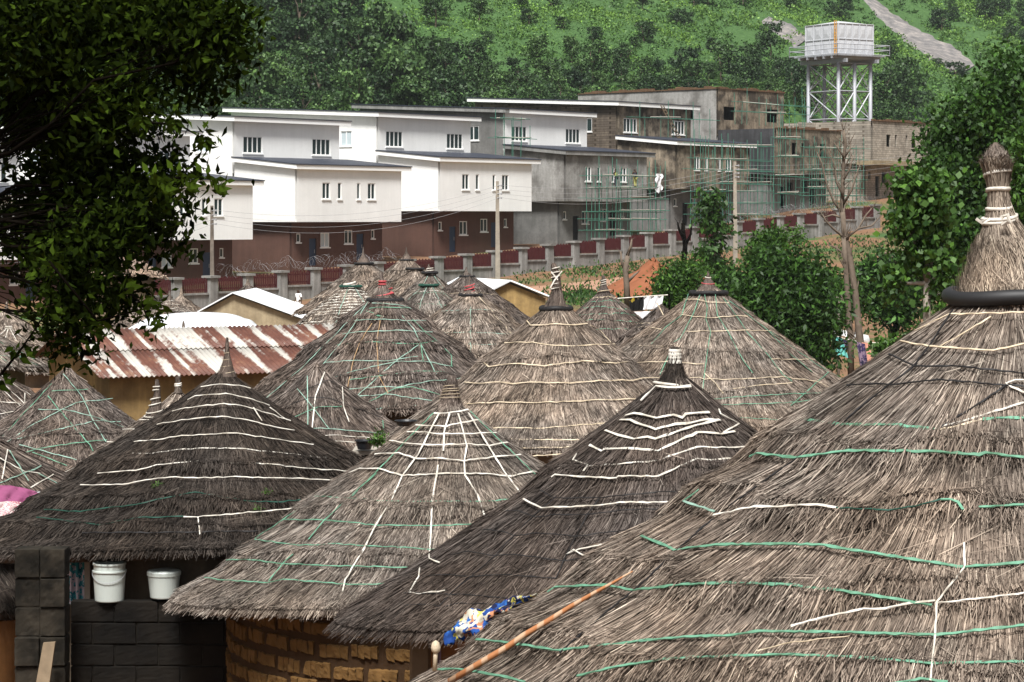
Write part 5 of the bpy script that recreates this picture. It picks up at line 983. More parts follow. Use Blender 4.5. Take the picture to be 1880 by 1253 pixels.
for i in range(22):
    row = []
    for j in range(16):
        px = -14+88*i/21-10*j/15; py = 893+ (62-20*i/21)*j/15-6*math.sin(i/21*3.1)+ 14*i/21
        p = on(HP, px, py, .04+.02*math.sin(i*.9+j*.5)+.015*math.sin(j*1.1-i*.3)); row.append(list(p))
    P_.append(row)
me = grid_mesh('cloth', np.array(P_), mats=[M['cl_pink'], M['cl_floral']]); mi = [1 if (k % 15) > 7 else 0 for k in range(21*15)]; me.polygons.foreach_set('material_index', mi); o = link('cloth', me); o.modifiers.new('t', 'SOLIDIFY').thickness = .01; tag(o, 'pink and floral cloth spread to dry on the left roof', 'cloth')
P_ = [[list(on(HP, 66+50*i/8+4*j, 904+ (14-4*i/8)*j/4, .035)) for j in range(5)] for i in range(9)]; o = link('sheet', grid_mesh('sheet', np.array(P_), mats=[M['tin_w']])); o.modifiers.new('t', 'SOLIDIFY').thickness = .01; tag(o, 'pale grey sheet lying beside the pink cloth', 'sheet')
cl = [on(H6, px, py, .1) for px, py in ((1404, 790), (1414, 795), (1424, 798), (1434, 797))]
crumple('cloth', 'red and white bundled cloth on the wide tan roof', 'cloth', cl, 'cl_red', rad=.075, seed=5)
# black basin, bowl and timber between huts
def basin(lab, px, pyt, D, wpx, hpx):
    c = W(px, pyt+hpx, D); s = D/F; R0 = wpx/2*s; H_ = hpx*s; mb = MB(); mb.lathe(c, [(R0*.72, 0), (R0*.95, H_*.86), (R0*1.05, H_*.88), (R0*1.05, H_), (R0*.95, H_), (R0*.66, .02)], 32); root = mb.build('basin', M['black']); tag(root, lab, 'basin'); return root
basin('round black basin standing between the net strapped hut and the green one', 669, 808, 35, 34, 17); basin('black bowl in the gap below the green twined hut', 746, 772, 38, 42, 10)
mb = MB(); a = W(648, 833, 35.2); b = W(700, 826, 35.2); mb.box(a.x, b.x, 35, 35.8, a.z, b.z); tag(mb.build('shelf_board', M['wood_grey']), 'grey board that holds up the black basin', 'board')
mb = MB(); a = W(668, 850, 35.4); mb.box(a.x-.02, a.x+.4, 35.1, 35.7, -6.3, W(0, 834, 35.2).z-.01); tag(mb.build('stand', M['block']), 'dark block stand under the grey board', 'stand')
# ------------------------------------------------------------ vegetation
def leaves(centers, radii, n, size, rg, clump=.5, per=14, droop=.3, asp=.5, hollow=.45):
    """leaf quads in clumps spread through ellipsoids"""
    C_ = np.array([list(c) for c in centers], float); Rr = np.array([list(r) for r in radii], float); vol = np.prod(Rr, 1)**(2/3); pk = vol/vol.sum()
    m = max(1, n//per); bi = rg.choice(len(C_), m, p=pk); d = rg.normal(size=(m, 3)); d /= np.linalg.norm(d, axis=1)[:, None]
    rad = rg.uniform(hollow**2, 1, m)**.5; cc = C_[bi]+d*rad[:, None]*Rr[bi]
    cr = rg.normal(0, .16, m)
    pos = np.repeat(cc, per, 0)+rg.normal(0, 1, (m*per, 3))*clump*.5; k = len(pos)
    a = rg.normal(size=(k, 3)); a[:, 2] -= droop; a /= np.linalg.norm(a, axis=1)[:, None]; b = rg.normal(size=(k, 3)); b[:, 2] *= .6; b = np.cross(a, b); b /= np.linalg.norm(b, axis=1)[:, None]+1e-9
    sz = (size*rg.uniform(.6, 1.25, k))[:, None]; w = b*sz*asp*.5; n_ = np.cross(a, b)
    V = np.stack([pos, pos+a*sz*.42+w+n_*sz*.06, pos+a*sz-n_*sz*.05, pos+a*sz*.42-w+n_*sz*.06], 1)
    rn = np.clip(.45+np.repeat(cr, per)+rg.normal(0, .16, k), 0, 1)
    return V, rn, cc
def limb(mb, a, b, r0, r1, rr, n=7, wig=.08, sides=6):
    a, b = Vector(a), Vector(b); L = (b-a).length; pts = []; rs = []
    for i in range(n+1):
        q = i/n; p = a.lerp(b, q); w = wig*L*math.sin(math.pi*q); p += Vector((rr.uniform(-1, 1), rr.uniform(-1, 1), rr.uniform(-.5, .8)))*w*.6; pts.append(p); rs.append(r0+(r1-r0)*q)
    mb.tube(pts, rs, sides); return pts
def tree(name, lab, cat, base, blobs, n, size, lm, bark='bark', r=.15, seed=0, D=None, twigs=60, per=14, clump=.5, asp=.5, droop=.3, fork=None, group=None, hollow=.45):
    """base (px,py,D); blobs (px,py,dD,rx,ry) pixels at D"""
    rg = np.random.default_rng(seed+100); rr = random.Random(seed); D = base[2]; B = W(base[0], base[1], D); s = D/F
    B.z = min(B.z, max(float(T(B.x, B.y)), B.z-50))if base[1] is not None else float(T(B.x, B.y))
    root = empty(name, tuple(B), label=lab, cat=cat)
    if group: root['group'] = group
    cs = [W(b[0], b[1], D)+Vector((0, b[2], 0)) for b in blobs]; kf = 1 if D < 20 else .84; rs = [(b[3]*s*kf, (b[3]+b[4])/2*s*kf, b[4]*s*kf) for b in blobs]
    V, rn, cc = leaves(cs, rs, n, size, rg, clump, per, droop, asp, hollow)
    mb = MB(); fk = W(fork[0], fork[1], D) if fork else B.lerp(sum(cs, Vector())/len(cs), .5)
    limb(mb, B-Vector((0, 0, .3)), fk, r, r*.7, rr, 8, .04, 8)
    for c, q in zip(cs, rs):
        p_ = limb(mb, fk, c, r*.55, r*.2, rr, 7, .1)
        near = sorted(range(len(cc)), key=lambda i: (Vector(cc[i])-c).length)[:max(4, twigs//len(cs))]
        for i in near: limb(mb, p_[rr.randrange(2, len(p_))], cc[i], r*.12, r*.03, rr, 4, .1, 4)
    mb.build('trunk', M[bark], root, smooth=True)
    link('crown', quads_mesh('crown', V, rn, [M[lm]]), root); return root
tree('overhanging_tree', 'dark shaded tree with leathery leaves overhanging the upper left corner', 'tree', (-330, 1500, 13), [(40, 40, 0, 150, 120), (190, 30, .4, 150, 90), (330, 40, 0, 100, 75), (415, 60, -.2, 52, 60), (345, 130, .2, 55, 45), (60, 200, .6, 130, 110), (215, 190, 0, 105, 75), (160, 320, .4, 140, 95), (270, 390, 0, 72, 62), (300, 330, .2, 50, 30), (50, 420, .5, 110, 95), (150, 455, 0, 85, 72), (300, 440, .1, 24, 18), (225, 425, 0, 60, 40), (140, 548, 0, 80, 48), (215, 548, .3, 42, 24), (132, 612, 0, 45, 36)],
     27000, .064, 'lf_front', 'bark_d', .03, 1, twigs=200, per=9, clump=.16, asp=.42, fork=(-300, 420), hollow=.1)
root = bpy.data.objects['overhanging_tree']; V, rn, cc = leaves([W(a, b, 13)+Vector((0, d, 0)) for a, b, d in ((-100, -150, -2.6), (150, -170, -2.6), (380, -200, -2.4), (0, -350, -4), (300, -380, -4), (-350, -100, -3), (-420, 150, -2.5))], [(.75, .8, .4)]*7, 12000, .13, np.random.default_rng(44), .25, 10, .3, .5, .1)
link('unseen_shade_crown', quads_mesh('unseen_shade_crown', V, rn, [M['lf_front']]), root)  # canopy out of view, added above to shade the leaves in view
rr = random.Random(9); mbb = []
for tw, lf in (([(300, 330), (345, 325), (398, 330)], 80), ([(270, 225), (330, 230), (385, 262)], 90), ([(90, 480), (180, 590), (290, 560)], 60), ([(0, 690), (40, 640), (95, 560)], 50), ([(230, 530), (262, 560), (275, 600)], 30)):
    root = bpy.data.objects['overhanging_tree']; pts = [W(a, b, 12.6) for a, b in tw]; mb = MB(); mb.tube([pts[0], pts[0].lerp(pts[1], .5), pts[1], pts[1].lerp(pts[2], .5), pts[2]], [.008, .007, .006, .004, .002], 5); mb.build('branch', M['bark_d'], root, smooth=True)
    
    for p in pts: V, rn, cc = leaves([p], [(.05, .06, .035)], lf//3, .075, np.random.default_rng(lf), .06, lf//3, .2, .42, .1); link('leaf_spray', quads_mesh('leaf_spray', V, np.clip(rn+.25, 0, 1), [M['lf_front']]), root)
tree('broadleaf_tree', 'tall dense tree filling the right edge behind the topknot', 'tree', (1800, 640, 62), [(1855, 165, 0, 55, 48), (1875, 130, 1, 40, 25), (1845, 240, 0, 70, 70), (1795, 215, 0, 55, 45), (1750, 250, .5, 50, 28), (1800, 320, .5, 90, 70), (1745, 330, 0, 50, 70), (1770, 430, 0, 80, 70), (1850, 400, .5, 60, 110), (1800, 500, 1, 100, 60)], 46000, .15, 'lf_mid', 'bark', .2, 2, clump=.6, twigs=90, asp=.65, hollow=.35)
tree('broadleaf_tree', 'bright leafed bushy tree at the far right edge, right of the topknot', 'tree', (1875, 640, 45), [(1878, 330, 0, 40, 70), (1885, 270, 0, 35, 40), (1870, 430, 0, 40, 60), (1880, 500, 0, 40, 45)], 5000, .13, 'lf_bright', 'bark', .1, 3, clump=.4)
tree('young_tree', 'young tree with big heart shaped leaves, left of the topknot', 'tree', (1690, 720, 40), [(1672, 345, 0, 34, 34), (1700, 370, 0, 42, 40), (1668, 405, 0, 30, 34), (1705, 430, .2, 38, 35), (1720, 345, .2, 25, 25), (1690, 470, 0, 35, 22), (1728, 545, 0, 18, 22), (1640, 520, 0, 14, 22), (1735, 500, 0, 20, 20)], 4200, .125, 'lf_bright', 'bark_p', .085, 4, clump=.28, per=7, asp=.85, droop=.7, fork=(1702, 520), twigs=110, hollow=.2)
tree('small_plant', 'leafy green shoots beside the hanging laundry', 'plant', (1640, 690, 52), [(1625, 640, 0, 26, 16), (1652, 632, 0, 20, 12)], 420, .13, 'lf_bright', 'bark_p', .02, 5, clump=.2, per=6, asp=.8)
tree('dense_tree', 'big dark rounded tree behind the wide tan hut', 'tree', (1455, 700, 76), [(1440, 560, 0, 70, 62), (1395, 545, 0, 45, 45), (1470, 510, 0, 50, 42), (1420, 500, 0, 45, 35), (1450, 620, 0, 75, 50), (1500, 580, 0, 35, 55), (1400, 600, 0, 40, 40), (1485, 650, 0, 50, 35)], 24000, .22, 'lf_mid', 'bark', .2, 6, clump=.7, asp=.4, hollow=.4)
tree('broadleaf_tree', 'small light green tree topping the dark one, left of the sapling', 'tree', (1410, 520, 92), [(1408, 452, 0, 34, 20), (1400, 475, 0, 25, 18), (1425, 440, 0, 18, 14)], 2600, .22, 'lf_bright', 'bark', .07, 7, clump=.5, asp=.4)
tree('sapling', 'slim pale green sapling against the boundary wall', 'tree', (1462, 475, 118), [(1458, 434, 0, 17, 9), (1466, 425, 0, 10, 5)], 420, .2, 'lf_bright', 'bark', .04, 8, clump=.4, asp=.4)
tree('dense_bush', 'round bright bush left of the capped tip of the wide tan hut', 'bush', (1245, 590, 82), [(1238, 522, 0, 28, 26), (1262, 510, 0, 24, 22), (1250, 545, 0, 36, 24), (1225, 545, 0, 18, 20)], 8000, .17, 'lf_bright', 'bark', .08, 9, clump=.55, asp=.4, hollow=.4)
tree('broadleaf_tree', 'dark crowned tree with a leaning trunk between the bare tree and the young tree', 'tree', (1648, 640, 92), [(1635, 505, 0, 48, 26), (1600, 520, 0, 35, 25), (1665, 525, 0, 30, 30), (1625, 545, 0, 45, 28), (1650, 570, 0, 30, 18)], 9000, .26, 'lf_mid', 'bark_d', .16, 10, clump=.7, asp=.45)
tree('lopped_tree', 'straggly lopped tree draped in drooping leaves beside the pale power pole', 'tree', (1318, 540, 108), [(1305, 372, 0, 20, 18), (1300, 400, 0, 18, 16), (1318, 420, 0, 20, 20), (1308, 455, 0, 16, 18), (1300, 480, 0, 20, 20), (1322, 490, 0, 20, 18)], 1500, .3, 'lf_mid', 'bark', .14, 11, clump=.5, per=8, asp=.5, droop=.9, fork=(1312, 430))
tree('broadleaf_tree', 'low leafy tree right under the straggly lopped one', 'tree', (1330, 600, 88), [(1325, 530, 0, 26, 26), (1350, 520, 0, 22, 22), (1340, 555, 0, 30, 22)], 3200, .22, 'lf_mid', 'bark', .08, 12, clump=.5)
tree('dense_bush', 'leafy bush at the foot of the bare tree', 'bush', (1540, 640, 84), [(1535, 560, 0, 26, 34), (1515, 535, 0, 25, 30), (1560, 540, 0, 20, 20)], 4200, .2, 'lf_mid', 'bark', .07, 13, clump=.5, asp=.4)
def bare(lab, base, segs, seed, r, mat='bark_p', tw=5, px_len=22):
    rr = random.Random(seed); D = base[2]; B = W(base[0], base[1], D); root = empty('bare_tree', tuple(B), label=lab, cat='tree'); mb = MB()
    for pl_, ra, rb in segs:
        pts = [W(a, b, D)+Vector((0, rr.uniform(-.15, .15), 0)) for a, b in pl_]; k = len(pts); rs = [(ra+(rb-ra)*i/(k-1))*1.35 for i in range(k)]; mb.tube(pts, rs, 7)
        for i in range(1, k):
            for _ in range(tw if rb < r*.5 else 1):
                a = rr.uniform(-2.6, -.5); L = rr.uniform(.4, 1.2)*px_len*D/F; e = pts[i]+Vector((math.cos(a)*L, rr.uniform(-.4, .4)*L, -math.sin(a)*L)); limb(mb, pts[i].lerp(pts[i-1], rr.random()*.6), e, rb*.6, rb*.15, rr, 4, .15, 4)
    mb.build('trunk', M[mat], root, smooth=True)
bare('tall bare forked tree with two pale trunks in front of the block building', (1560, 700, 80), [([(1590, 690), (1578, 620), (1570, 540), (1560, 470), (1550, 430), (1546, 390)], .10, .06), ([(1562, 690), (1562, 620), (1556, 560), (1552, 480), (1548, 436)], .085, .055), ([(1546, 392), (1548, 340), (1550, 290), (1552, 262), (1549, 240)], .055, .03), ([(1546, 392), (1530, 370), (1518, 340), (1508, 300), (1500, 280)], .035, .012), ([(1547, 378), (1562, 350), (1572, 320), (1580, 300)], .035, .012), ([(1549, 436), (1530, 420), (1515, 405), (1505, 385)], .035, .014), ([(1550, 440), (1575, 420), (1590, 395), (1608, 375)], .035, .012), ([(1550, 290), (1540, 275), (1530, 262)], .03, .012), ([(1546, 400), (1528, 395), (1512, 400), (1500, 390)], .035, .012), ([(1548, 360), (1536, 335), (1532, 305), (1524, 285)], .035, .012), ([(1549, 330), (1560, 310), (1566, 285)], .03, .012), ([(1552, 470), (1535, 455), (1520, 450)], .035, .012), ([(1575, 420), (1600, 415), (1620, 395)], .03, .012), ([(1551, 290), (1560, 275), (1562, 262)], .028, .012)], 3, .2, 'bark', 5, 30)
bare('small dark leafless sapling left of the dirt path', (1152, 560, 86), [([(1152, 565), (1150, 520), (1148, 495), (1152, 470)], .09, .06), ([(1152, 470), (1158, 452), (1160, 440)], .05, .02), ([(1149, 500), (1141, 480), (1140, 462)], .05, .02), ([(1150, 520), (1165, 505), (1172, 500)], .05, .02)], 4, .09, 'bark', 2, 10)
bare('short dark leafless sapling close to the boundary wall', (1256, 475, 150), [([(1256, 478), (1258, 450), (1255, 430), (1254, 410)], .13, .08), ([(1258, 452), (1268, 430), (1270, 405)], .08, .03), ([(1255, 440), (1246, 420), (1244, 408)], .08, .03)], 5, .12, 'bark_d', 2, 10)
bare('thin pale leaning stem beside the laundry', (1541, 640, 82), [([(1543, 640), (1540, 590), (1537, 545)], .06, .04)], 6, .05, 'bark_p', 0)
# hillside wood
protos = []
def proto(seed, lm, hgt, n=1300, wide=.5):
    rg = np.random.default_rng(seed); rr = random.Random(seed); cs = []; rs = []
    for k in range(9):
        a = rr.uniform(0, 6.28); q = rr.uniform(.1, .42)*hgt*wide*1.3; z = hgt*rr.uniform(.32, .82); cs.append((q*math.cos(a), q*math.sin(a), z)); w = hgt*rr.uniform(.13, .24)*(1.2-z/hgt*.5)*wide*2; rs.append((w, w, w*.72))
    V, rn, cc = leaves(cs, rs, n, hgt*.062, rg, hgt*.06, 10, .2, .75, .55)
    root = empty('hillside_tree'); mb = MB(); limb(mb, (0, 0, -.8), (0, 0, hgt*.5), hgt*.025, hgt*.015, rr, 4, .03, 5)
    for c in cs[:5]: limb(mb, (0, 0, hgt*.35), c, hgt*.012, hgt*.004, rr, 4, .1, 4)
    mb.build('trunk', M['bark'], root, world=False); link('crown', quads_mesh('crown', V, rn, [M[lm]]), root, world=False)
    return root
PR = [proto(50, 'lf_hill', 7), proto(51, 'lf_hill2', 8), proto(52, 'lf_hill', 6, wide=.65), proto(53, 'lf_hill2', 6.5, wide=.6), proto(54, 'lf_hill', 9, 1600, .45)]
used = set(); rr = random.Random(77); spots = []
def cand(px, py, sc, kinds): spots.append((px, py, sc, kinds))
def rockpx(px, py): return any(abs((px-x_)) < w_ and abs(py-y_) < 14 for x_, y_, w_ in ROCKPX)
ROCKPX = [(1588, -8, 22), (1610, 15, 30), (1635, 35, 34), (1660, 55, 38), (1690, 75, 44), (1715, 92, 48), (1745, 108, 52), (1770, 125, 40), (1405, 38, 22), (1440, 55, 34), (1478, 85, 30)]
for i in range(3200):
    px = rr.uniform(300, 900) if i % 5 else rr.uniform(-80, 300); py = rr.uniform(0, 270)
    if py < 62+(px-560)*.42 and px > 560: continue
    cand(px, py, rr.uniform(.6, 1.15), (0, 1, 2, 3, 4))
for i in range(1500): cand(rr.uniform(600, 1490), rr.uniform(150, 225) if rr.random() < .3 else rr.uniform(180, 225), rr.uniform(.45, .85), (0, 1, 2, 3))
for i in range(60): cand(rr.uniform(1620, 1700), rr.uniform(190, 270), rr.uniform(.7, 1.0), (1, 3))
for i in range(40): cand(rr.uniform(1440, 1490), rr.uniform(150, 230), rr.uniform(.7, 1.0), (1, 3))
for i in range(16): cand(rr.uniform(1800, 1890), rr.uniform(10, 90), rr.uniform(.6, 1.0), (0, 3))
for q in ((1415, 108, .75), (985, 125, .8), (1050, 120, .7), (1190, 150, .8), (1270, 150, .8), (1350, 155, .8), (800, 50, .8), (880, 40, .6), (1180, 20, .5), (1560, 20, .4)): cand(q[0], q[1], q[2], (0, 1))
placed = []; nT = 0
for px, py, sc, kinds in spots:
    p = hitT(px, py, 215)
    if p is None: continue
    if any((p.x-a.x)**2+(p.y-a.y)**2 < (3.3*max(1, p.y/330))**2 for a in placed): continue
    dfr = (p.x-PB[0])*v2[0]+(p.y-PB[1])*v2[1]
    if dfr < 29 or rockpx(px, py-30*sc) or rockpx(px, py): continue
    placed.append(p); k = rr.choice(kinds)
    if nT >= 290: break
    nT += 1; src = PR[k]
    if k in used:
        o = src.copy(); COL.objects.link(o)
        for ch in list(src.children): c = ch.copy(); COL.objects.link(c); c.parent = o
    else: o = src; used.add(k)
    o.location = p; o.rotation_euler = (0, 0, rr.uniform(0, 6.28)); o.scale = (sc*rr.uniform(.9, 1.15),)*2+(sc,)
    tag(o, 'bushy green tree in the wood on the hillside behind the houses', 'tree', 'trees on the wooded hillside')
for i in range(70):
    px, py = rr.uniform(560, 1880), rr.uniform(-5, 150); p = hitT(px, py, 215)
    if p is None or rockpx(px, py) or len(placed) > 400: continue
    if any((p.x-a.x)**2+(p.y-a.y)**2 < 16 for a in placed): continue
    placed.append(p); o = PR[1].copy(); COL.objects.link(o)
    for ch in list(PR[1].children): c = ch.copy(); COL.objects.link(c); c.parent = o
    sc = rr.uniform(.22, .42)*p.y/330; o.name = 'shrub'; o.location = p-Vector((0, 0, .3)); o.rotation_euler = (0, 0, rr.uniform(0, 6.28)); o.scale = (sc*1.5, sc*1.5, sc)
    o['label'] = 'low dark shrub standing alone on the open grassy slope'; o['category'] = 'shrub'; o['group'] = 'shrubs on the open slope'
for k, q in enumerate(PR):
    if k not in used:
        for ch in list(q.children): bpy.data.objects.remove(ch)
        bpy.data.objects.remove(q)
# slope shrubs: ground cover nobody could count
rg = np.random.default_rng(5); n = 26000; px = rg.uniform(-60, 1960, n); Dd = rg.uniform(0, 1, n)**.8*330+232
x = (px-940)/F*Dd; dfr = (x-PB[0])*v2[0]+(Dd-PB[1])*v2[1]; m = dfr > 28; x, y = x[m], Dd[m]; z = T(x, y)
nz = wob(x*2.3+11, y*2.3); m = (nz > -.75+rg.normal(0, .35, len(x))); x, y, z, nz = x[m], y[m], z[m], nz[m]
qx = 940+F*x/y; qy = 400-F*z/y; m = np.ones(len(x), bool)
for x_, y_, w_ in ROCKPX: m &= ~((abs(qx-x_) < w_*.8) & (abs(qy-y_) < 13))
x, y, z, nz = x[m], y[m], z[m], nz[m]
per = 16; k = len(x); ht = rg.uniform(.25, 1.0, k)*(1+.8*np.clip(nz, 0, 1)); pos = np.repeat(np.stack([x, y, z], -1), per, 0); hh = np.repeat(ht, per)
K = k*per; off = rg.normal(0, 1, (K, 3))*np.stack([hh*.65, hh*.65, hh*.0], -1); off[:, 2] = np.abs(rg.normal(0, .55, K))*hh; pos = pos+off
a = rg.normal(size=(K, 3)); a[:, 2] = np.abs(a[:, 2]); a /= np.linalg.norm(a, axis=1)[:, None]; b = np.cross(a, rg.normal(size=(K, 3))); b /= np.linalg.norm(b, axis=1)[:, None]+1e-9
sz = (rg.uniform(.14, .42, K)*np.repeat(y, per)/300)[:, None]; V = np.stack([pos, pos+a*sz*.5+b*sz*.35, pos+a*sz, pos+a*sz*.5-b*sz*.35], 1)
tag(link('slope_shrubs', quads_mesh('slope_shrubs', V, np.clip(.5+np.repeat(nz*.15+rg.normal(0, .15, k), per)+rg.normal(0, .12, K), 0, 1), [M['lf_grass']])), 'rough green scrub covering the steep hillside', 'scrub', kind='stuff')
# grass and weeds on the flat ground before the wall
def weeds(name, lab, spots_, n, size, lm='lf_bright', seed=0, ht=.35):
    rg = np.random.default_rng(seed); P_ = []
    for (px, py, wx, wy, wt) in spots_:
        for _ in range(int(n*wt)):
            p = hitT(px+rg.normal(0, wx), py+rg.normal(0, wy), 60)
            if p is not None: P_.append(list(p))
    P_ = np.array(P_); per = 8; pos = np.repeat(P_, per, 0); K = len(pos); pos += rg.normal(0, .3, (K, 3))*np.array([1, 1, 0]); pos[:, 2] += np.abs(rg.normal(0, ht*.5, K))
    a = rg.normal(size=(K, 3))*.6; a[:, 2] = 1; a /= np.linalg.norm(a, axis=1)[:, None]; b = np.cross(a, rg.normal(size=(K, 3))); b /= np.linalg.norm(b, axis=1)[:, None]
    sz = (size*rg.uniform(.5, 1.2, K))[:, None]; V = np.stack([pos, pos+a*sz*.5+b*sz*.25, pos+a*sz, pos+a*sz*.5-b*sz*.25], 1)
    tag(link(name, quads_mesh(name, V, np.clip(rg.normal(.5, .2, K), 0, 1), [M[lm]])), lab, 'weeds', kind='stuff')
weeds('weeds', 'low green weeds along the foot of the boundary wall and path', [(1080, 505, 70, 7, 1), (1200, 495, 60, 6, 1), (1060, 552, 30, 8, 1), (1130, 550, 40, 10, 1), (980, 530, 50, 12, .6), (1300, 480, 60, 10, .6), (1400, 470, 60, 10, .8), (1500, 462, 60, 12, 1), (1590, 455, 40, 12, .7), (1160, 520, 60, 12, .4), (1620, 590, 60, 25, .5), (580, 585, 22, 8, .3), (1060, 545, 20, 6, .6)], 75, .3, 'lf_mid', 1)
weeds('weeds', 'green weed tufts between the middle huts', [(1055, 688, 14, 6, 1), (960, 610, 30, 6, .6), (980, 640, 30, 8, .3), (885, 652, 12, 5, .8), (900, 590, 12, 4, .4)], 150, .22, 'lf_bright', 2)
# roof moss tufts and a little plant by the basin
for (hh_, px, py, lab) in ((H2, 490, 905, 'small green moss tuft low on the right side of the dark hut'), (H2, 472, 935, 'small green moss tuft under the other one on the dark hut'), (H2, 288, 890, 'small green moss tuft on the left side of the dark hut')):
    c = on(hh_, px, py, .02); V, rn, cc = leaves([c], [(.07, .07, .03)], 70, .035, np.random.default_rng(int(px)), .03, 7, -.6, .25, 0); tag(link('moss_tuft', quads_mesh('moss_tuft', V, rn, [M['lf_bright']])), lab, 'moss')
c = W(694, 812, 34.2); V, rn, cc = leaves([c, c+Vector((.05, 0, .08))], [(.12, .12, .07)]*2, 260, .075, np.random.default_rng(8), .05, 8, -.7, .3, 0); tag(link('small_plant', quads_mesh('small_plant', V, rn, [M['lf_bright']])), 'bright little plant growing beside the black basin', 'plant')
# rock streaks on the hill
def rockstrip(lab, ctr, wid, seed):
    rg = random.Random(seed); rows = []; ctr2 = []
    for (a, b), (w0, w1) in zip(zip(ctr[:-1], ctr[1:]), zip(wid[:-1], wid[1:])):
        for k in range(8): q = k/8; ctr2.append((a[0]+(b[0]-a[0])*q, a[1]+(b[1]-a[1])*q, w0+(w1-w0)*q))
    for (x_, y_, w_) in ctr2:
        row = []; w_ *= 1+rg.uniform(-.15, .15)
        for j in range(7):
            p = hitT(x_+w_*.62*(j/6-.5), y_-w_*.42*(j/6-.5), 240, 1100)
            if p is None: row = None; break
            row.append([p.x, p.y, p.z+.25-.9*(abs(j-3) == 3)])
        if row: rows.append(row)
    o = link('rock_slab', grid_mesh('rock_slab', np.array(rows), mats=[M['rock']])); o['kind'] = 'structure'; o['label'] = lab
t = NT('grey_rock', .8, .3); v = t.coord(); f = t.noise(v, .5, 7, .7); t.col(t.ramp(f, [(.3, (.08, .078, .08)), (.5, (.16, .15, .145)), (.75, (.34, .30, .27))])); t.bump(f, .5, .3); M['rock'] = t.m
rockstrip('long bare rock slab running down the right hillside', [(1588, -8), (1625, 30), (1680, 70), (1740, 105), (1782, 135)], [24, 44, 62, 86, 60], 1)
rockstrip('short dark rock slab left of the water tank', [(1405, 38), (1440, 55), (1478, 85)], [26, 56, 46], 2)
# red earth
def mound(lab, px, py, D, rx, ry, h_, mat='dirt', seed=0, name='earth_mound', cat='mound'):
    x0, y0 = W(px, py, D).x, D; rg = random.Random(seed); ph = [rg.uniform(0, 6) for _ in range(6)]; N_, K_ = 44, 14; P_ = []
    for i in range(N_):
        a = 2*math.pi*i/N_; row = []
        for j in range(K_+1):
            q = j/K_; r = q*(1+.16*math.sin(2*a+ph[0])+.1*math.sin(5*a+ph[1])); xx = x0+rx*r*math.cos(a); yy = y0+ry*r*math.sin(a)
            z = float(T(xx, yy))+h_*(1-q)**1.15*(1+.18*math.sin(3*a+ph[2]+q*5)+.1*math.sin(7*a+q*11))-.12*(q > .98)+.05*math.sin(a*13+q*20)*(1-q); row.append((xx, yy, z))
        P_.append(row)
    o = link(name, grid_mesh(name, np.array(P_), closed_u=True, mats=[M[mat]])); return tag(o, lab, cat)
mound('large bright red earth heap behind the round bush', 1200, 502, 178, 4.2, 5, 2.1, seed=1); mound('red earth heap at the foot of the pale power pole', 1322, 490, 188, 2.4, 3, 1.2, seed=2)
mound('low red earth heap below the lopped tree', 1290, 515, 160, 2.2, 3, 1.0, seed=3); mound('reddish earth bank under the leaning tree', 1600, 520, 183, 5, 5, .9, seed=4)
mound('pale heap of rubble and straw beside the walking man', 575, 575, 158, 2.6, 4, .7, 'rubble' if 'rubble' in M else 'sandp', seed=5, name='rubble_heap', cat='heap')
def sheet(name, poly, mat):
    mb = MB(); P_ = []
    for (a, b) in poly:
        row = []
        for k in range(9):
            p = hitT(a[0]+(b[0]-a[0])*k/8, a[1]+(b[1]-a[1])*k/8, 60); row.append([p.x, p.y, p.z+.05-.15*(k in (0, 8))])
        P_.append(row)
    o = link(name, grid_mesh(name, np.array(P_), mats=[M[mat]])); o['kind'] = 'structure'
def polyrows(rows, n=6):
    out = []
    for r0, r1 in zip(rows[:-1], rows[1:]):
        for k in range(n): q = k/n; out.append(tuple((r0[i][0]+(r1[i][0]-r0[i][0])*q, r0[i][1]+(r1[i][1]-r0[i][1])*q) for i in (0, 1)))
    return out+[rows[-1]]
sheet('dirt_path', polyrows([((950, 545), (950, 527)), ((1000, 545), (1000, 524)), ((1060, 540), (1050, 518)), ((1110, 534), (1110, 512)), ((1170, 524), (1165, 503)), ((1240, 505), (1230, 490))]), 'path')if 'path' in M else None
# wood pile
rr = random.Random(4); root = empty('timber_pile', tuple(W(1645, 440, 208)), label='pile of dark weathered timber by the boundary wall', cat='timber pile')
b = W(1645, 444, 208); gz = float(T(b.x, b.y))
for k in range(16):
    mb = MB(); z = gz+.12+.16*(k//3); a = b+Vector((rr.uniform(-1.2, -.4), rr.uniform(-.5, .5), z-b.z)); mb.tube([a, a+Vector((rr.uniform(1.2, 2.2), rr.uniform(-.4, .4), rr.uniform(-.05, .12)))], .07, 5); mb.build('log', M['bark'], root)
# laundry and cloths behind
def hang(name, lab, x0, x1, y0, y1, D, mat, sag=0, slant=0, cat='laundry'):
    P_ = np.array([[list(W(x0+(x1-x0)*i/12+slant*j/8, y0+sag*i/12+(y1-y0)*j/8, D)+Vector((0, .05*math.sin(i*1.4+j*.3), 0))) for j in range(9)] for i in range(13)])
    return tag(link(name, grid_mesh(name, P_, mats=[M[mat]])), lab, cat)
hang('hanging_cloth', 'teal and yellow striped cloth on the line', 1524, 1546, 616, 652, 80, 'cl_teal', 6, 12); hang('hanging_cloth', 'dark blue flowered cloth on the line, left of the bare trunk', 1543, 1556, 622, 640, 80.2, 'cl_purple', 4, 3)
hang('hanging_cloth', 'purple patterned cloth hanging right of the bare trunks', 1573, 1588, 628, 672, 79.5, 'cl_purple', 4, 6); hang('hanging_cloth', 'salmon cloth hanging on the line beside the leafy shoots', 1582, 1598, 629, 664, 79.8, 'cl_salmon', 1, 2)
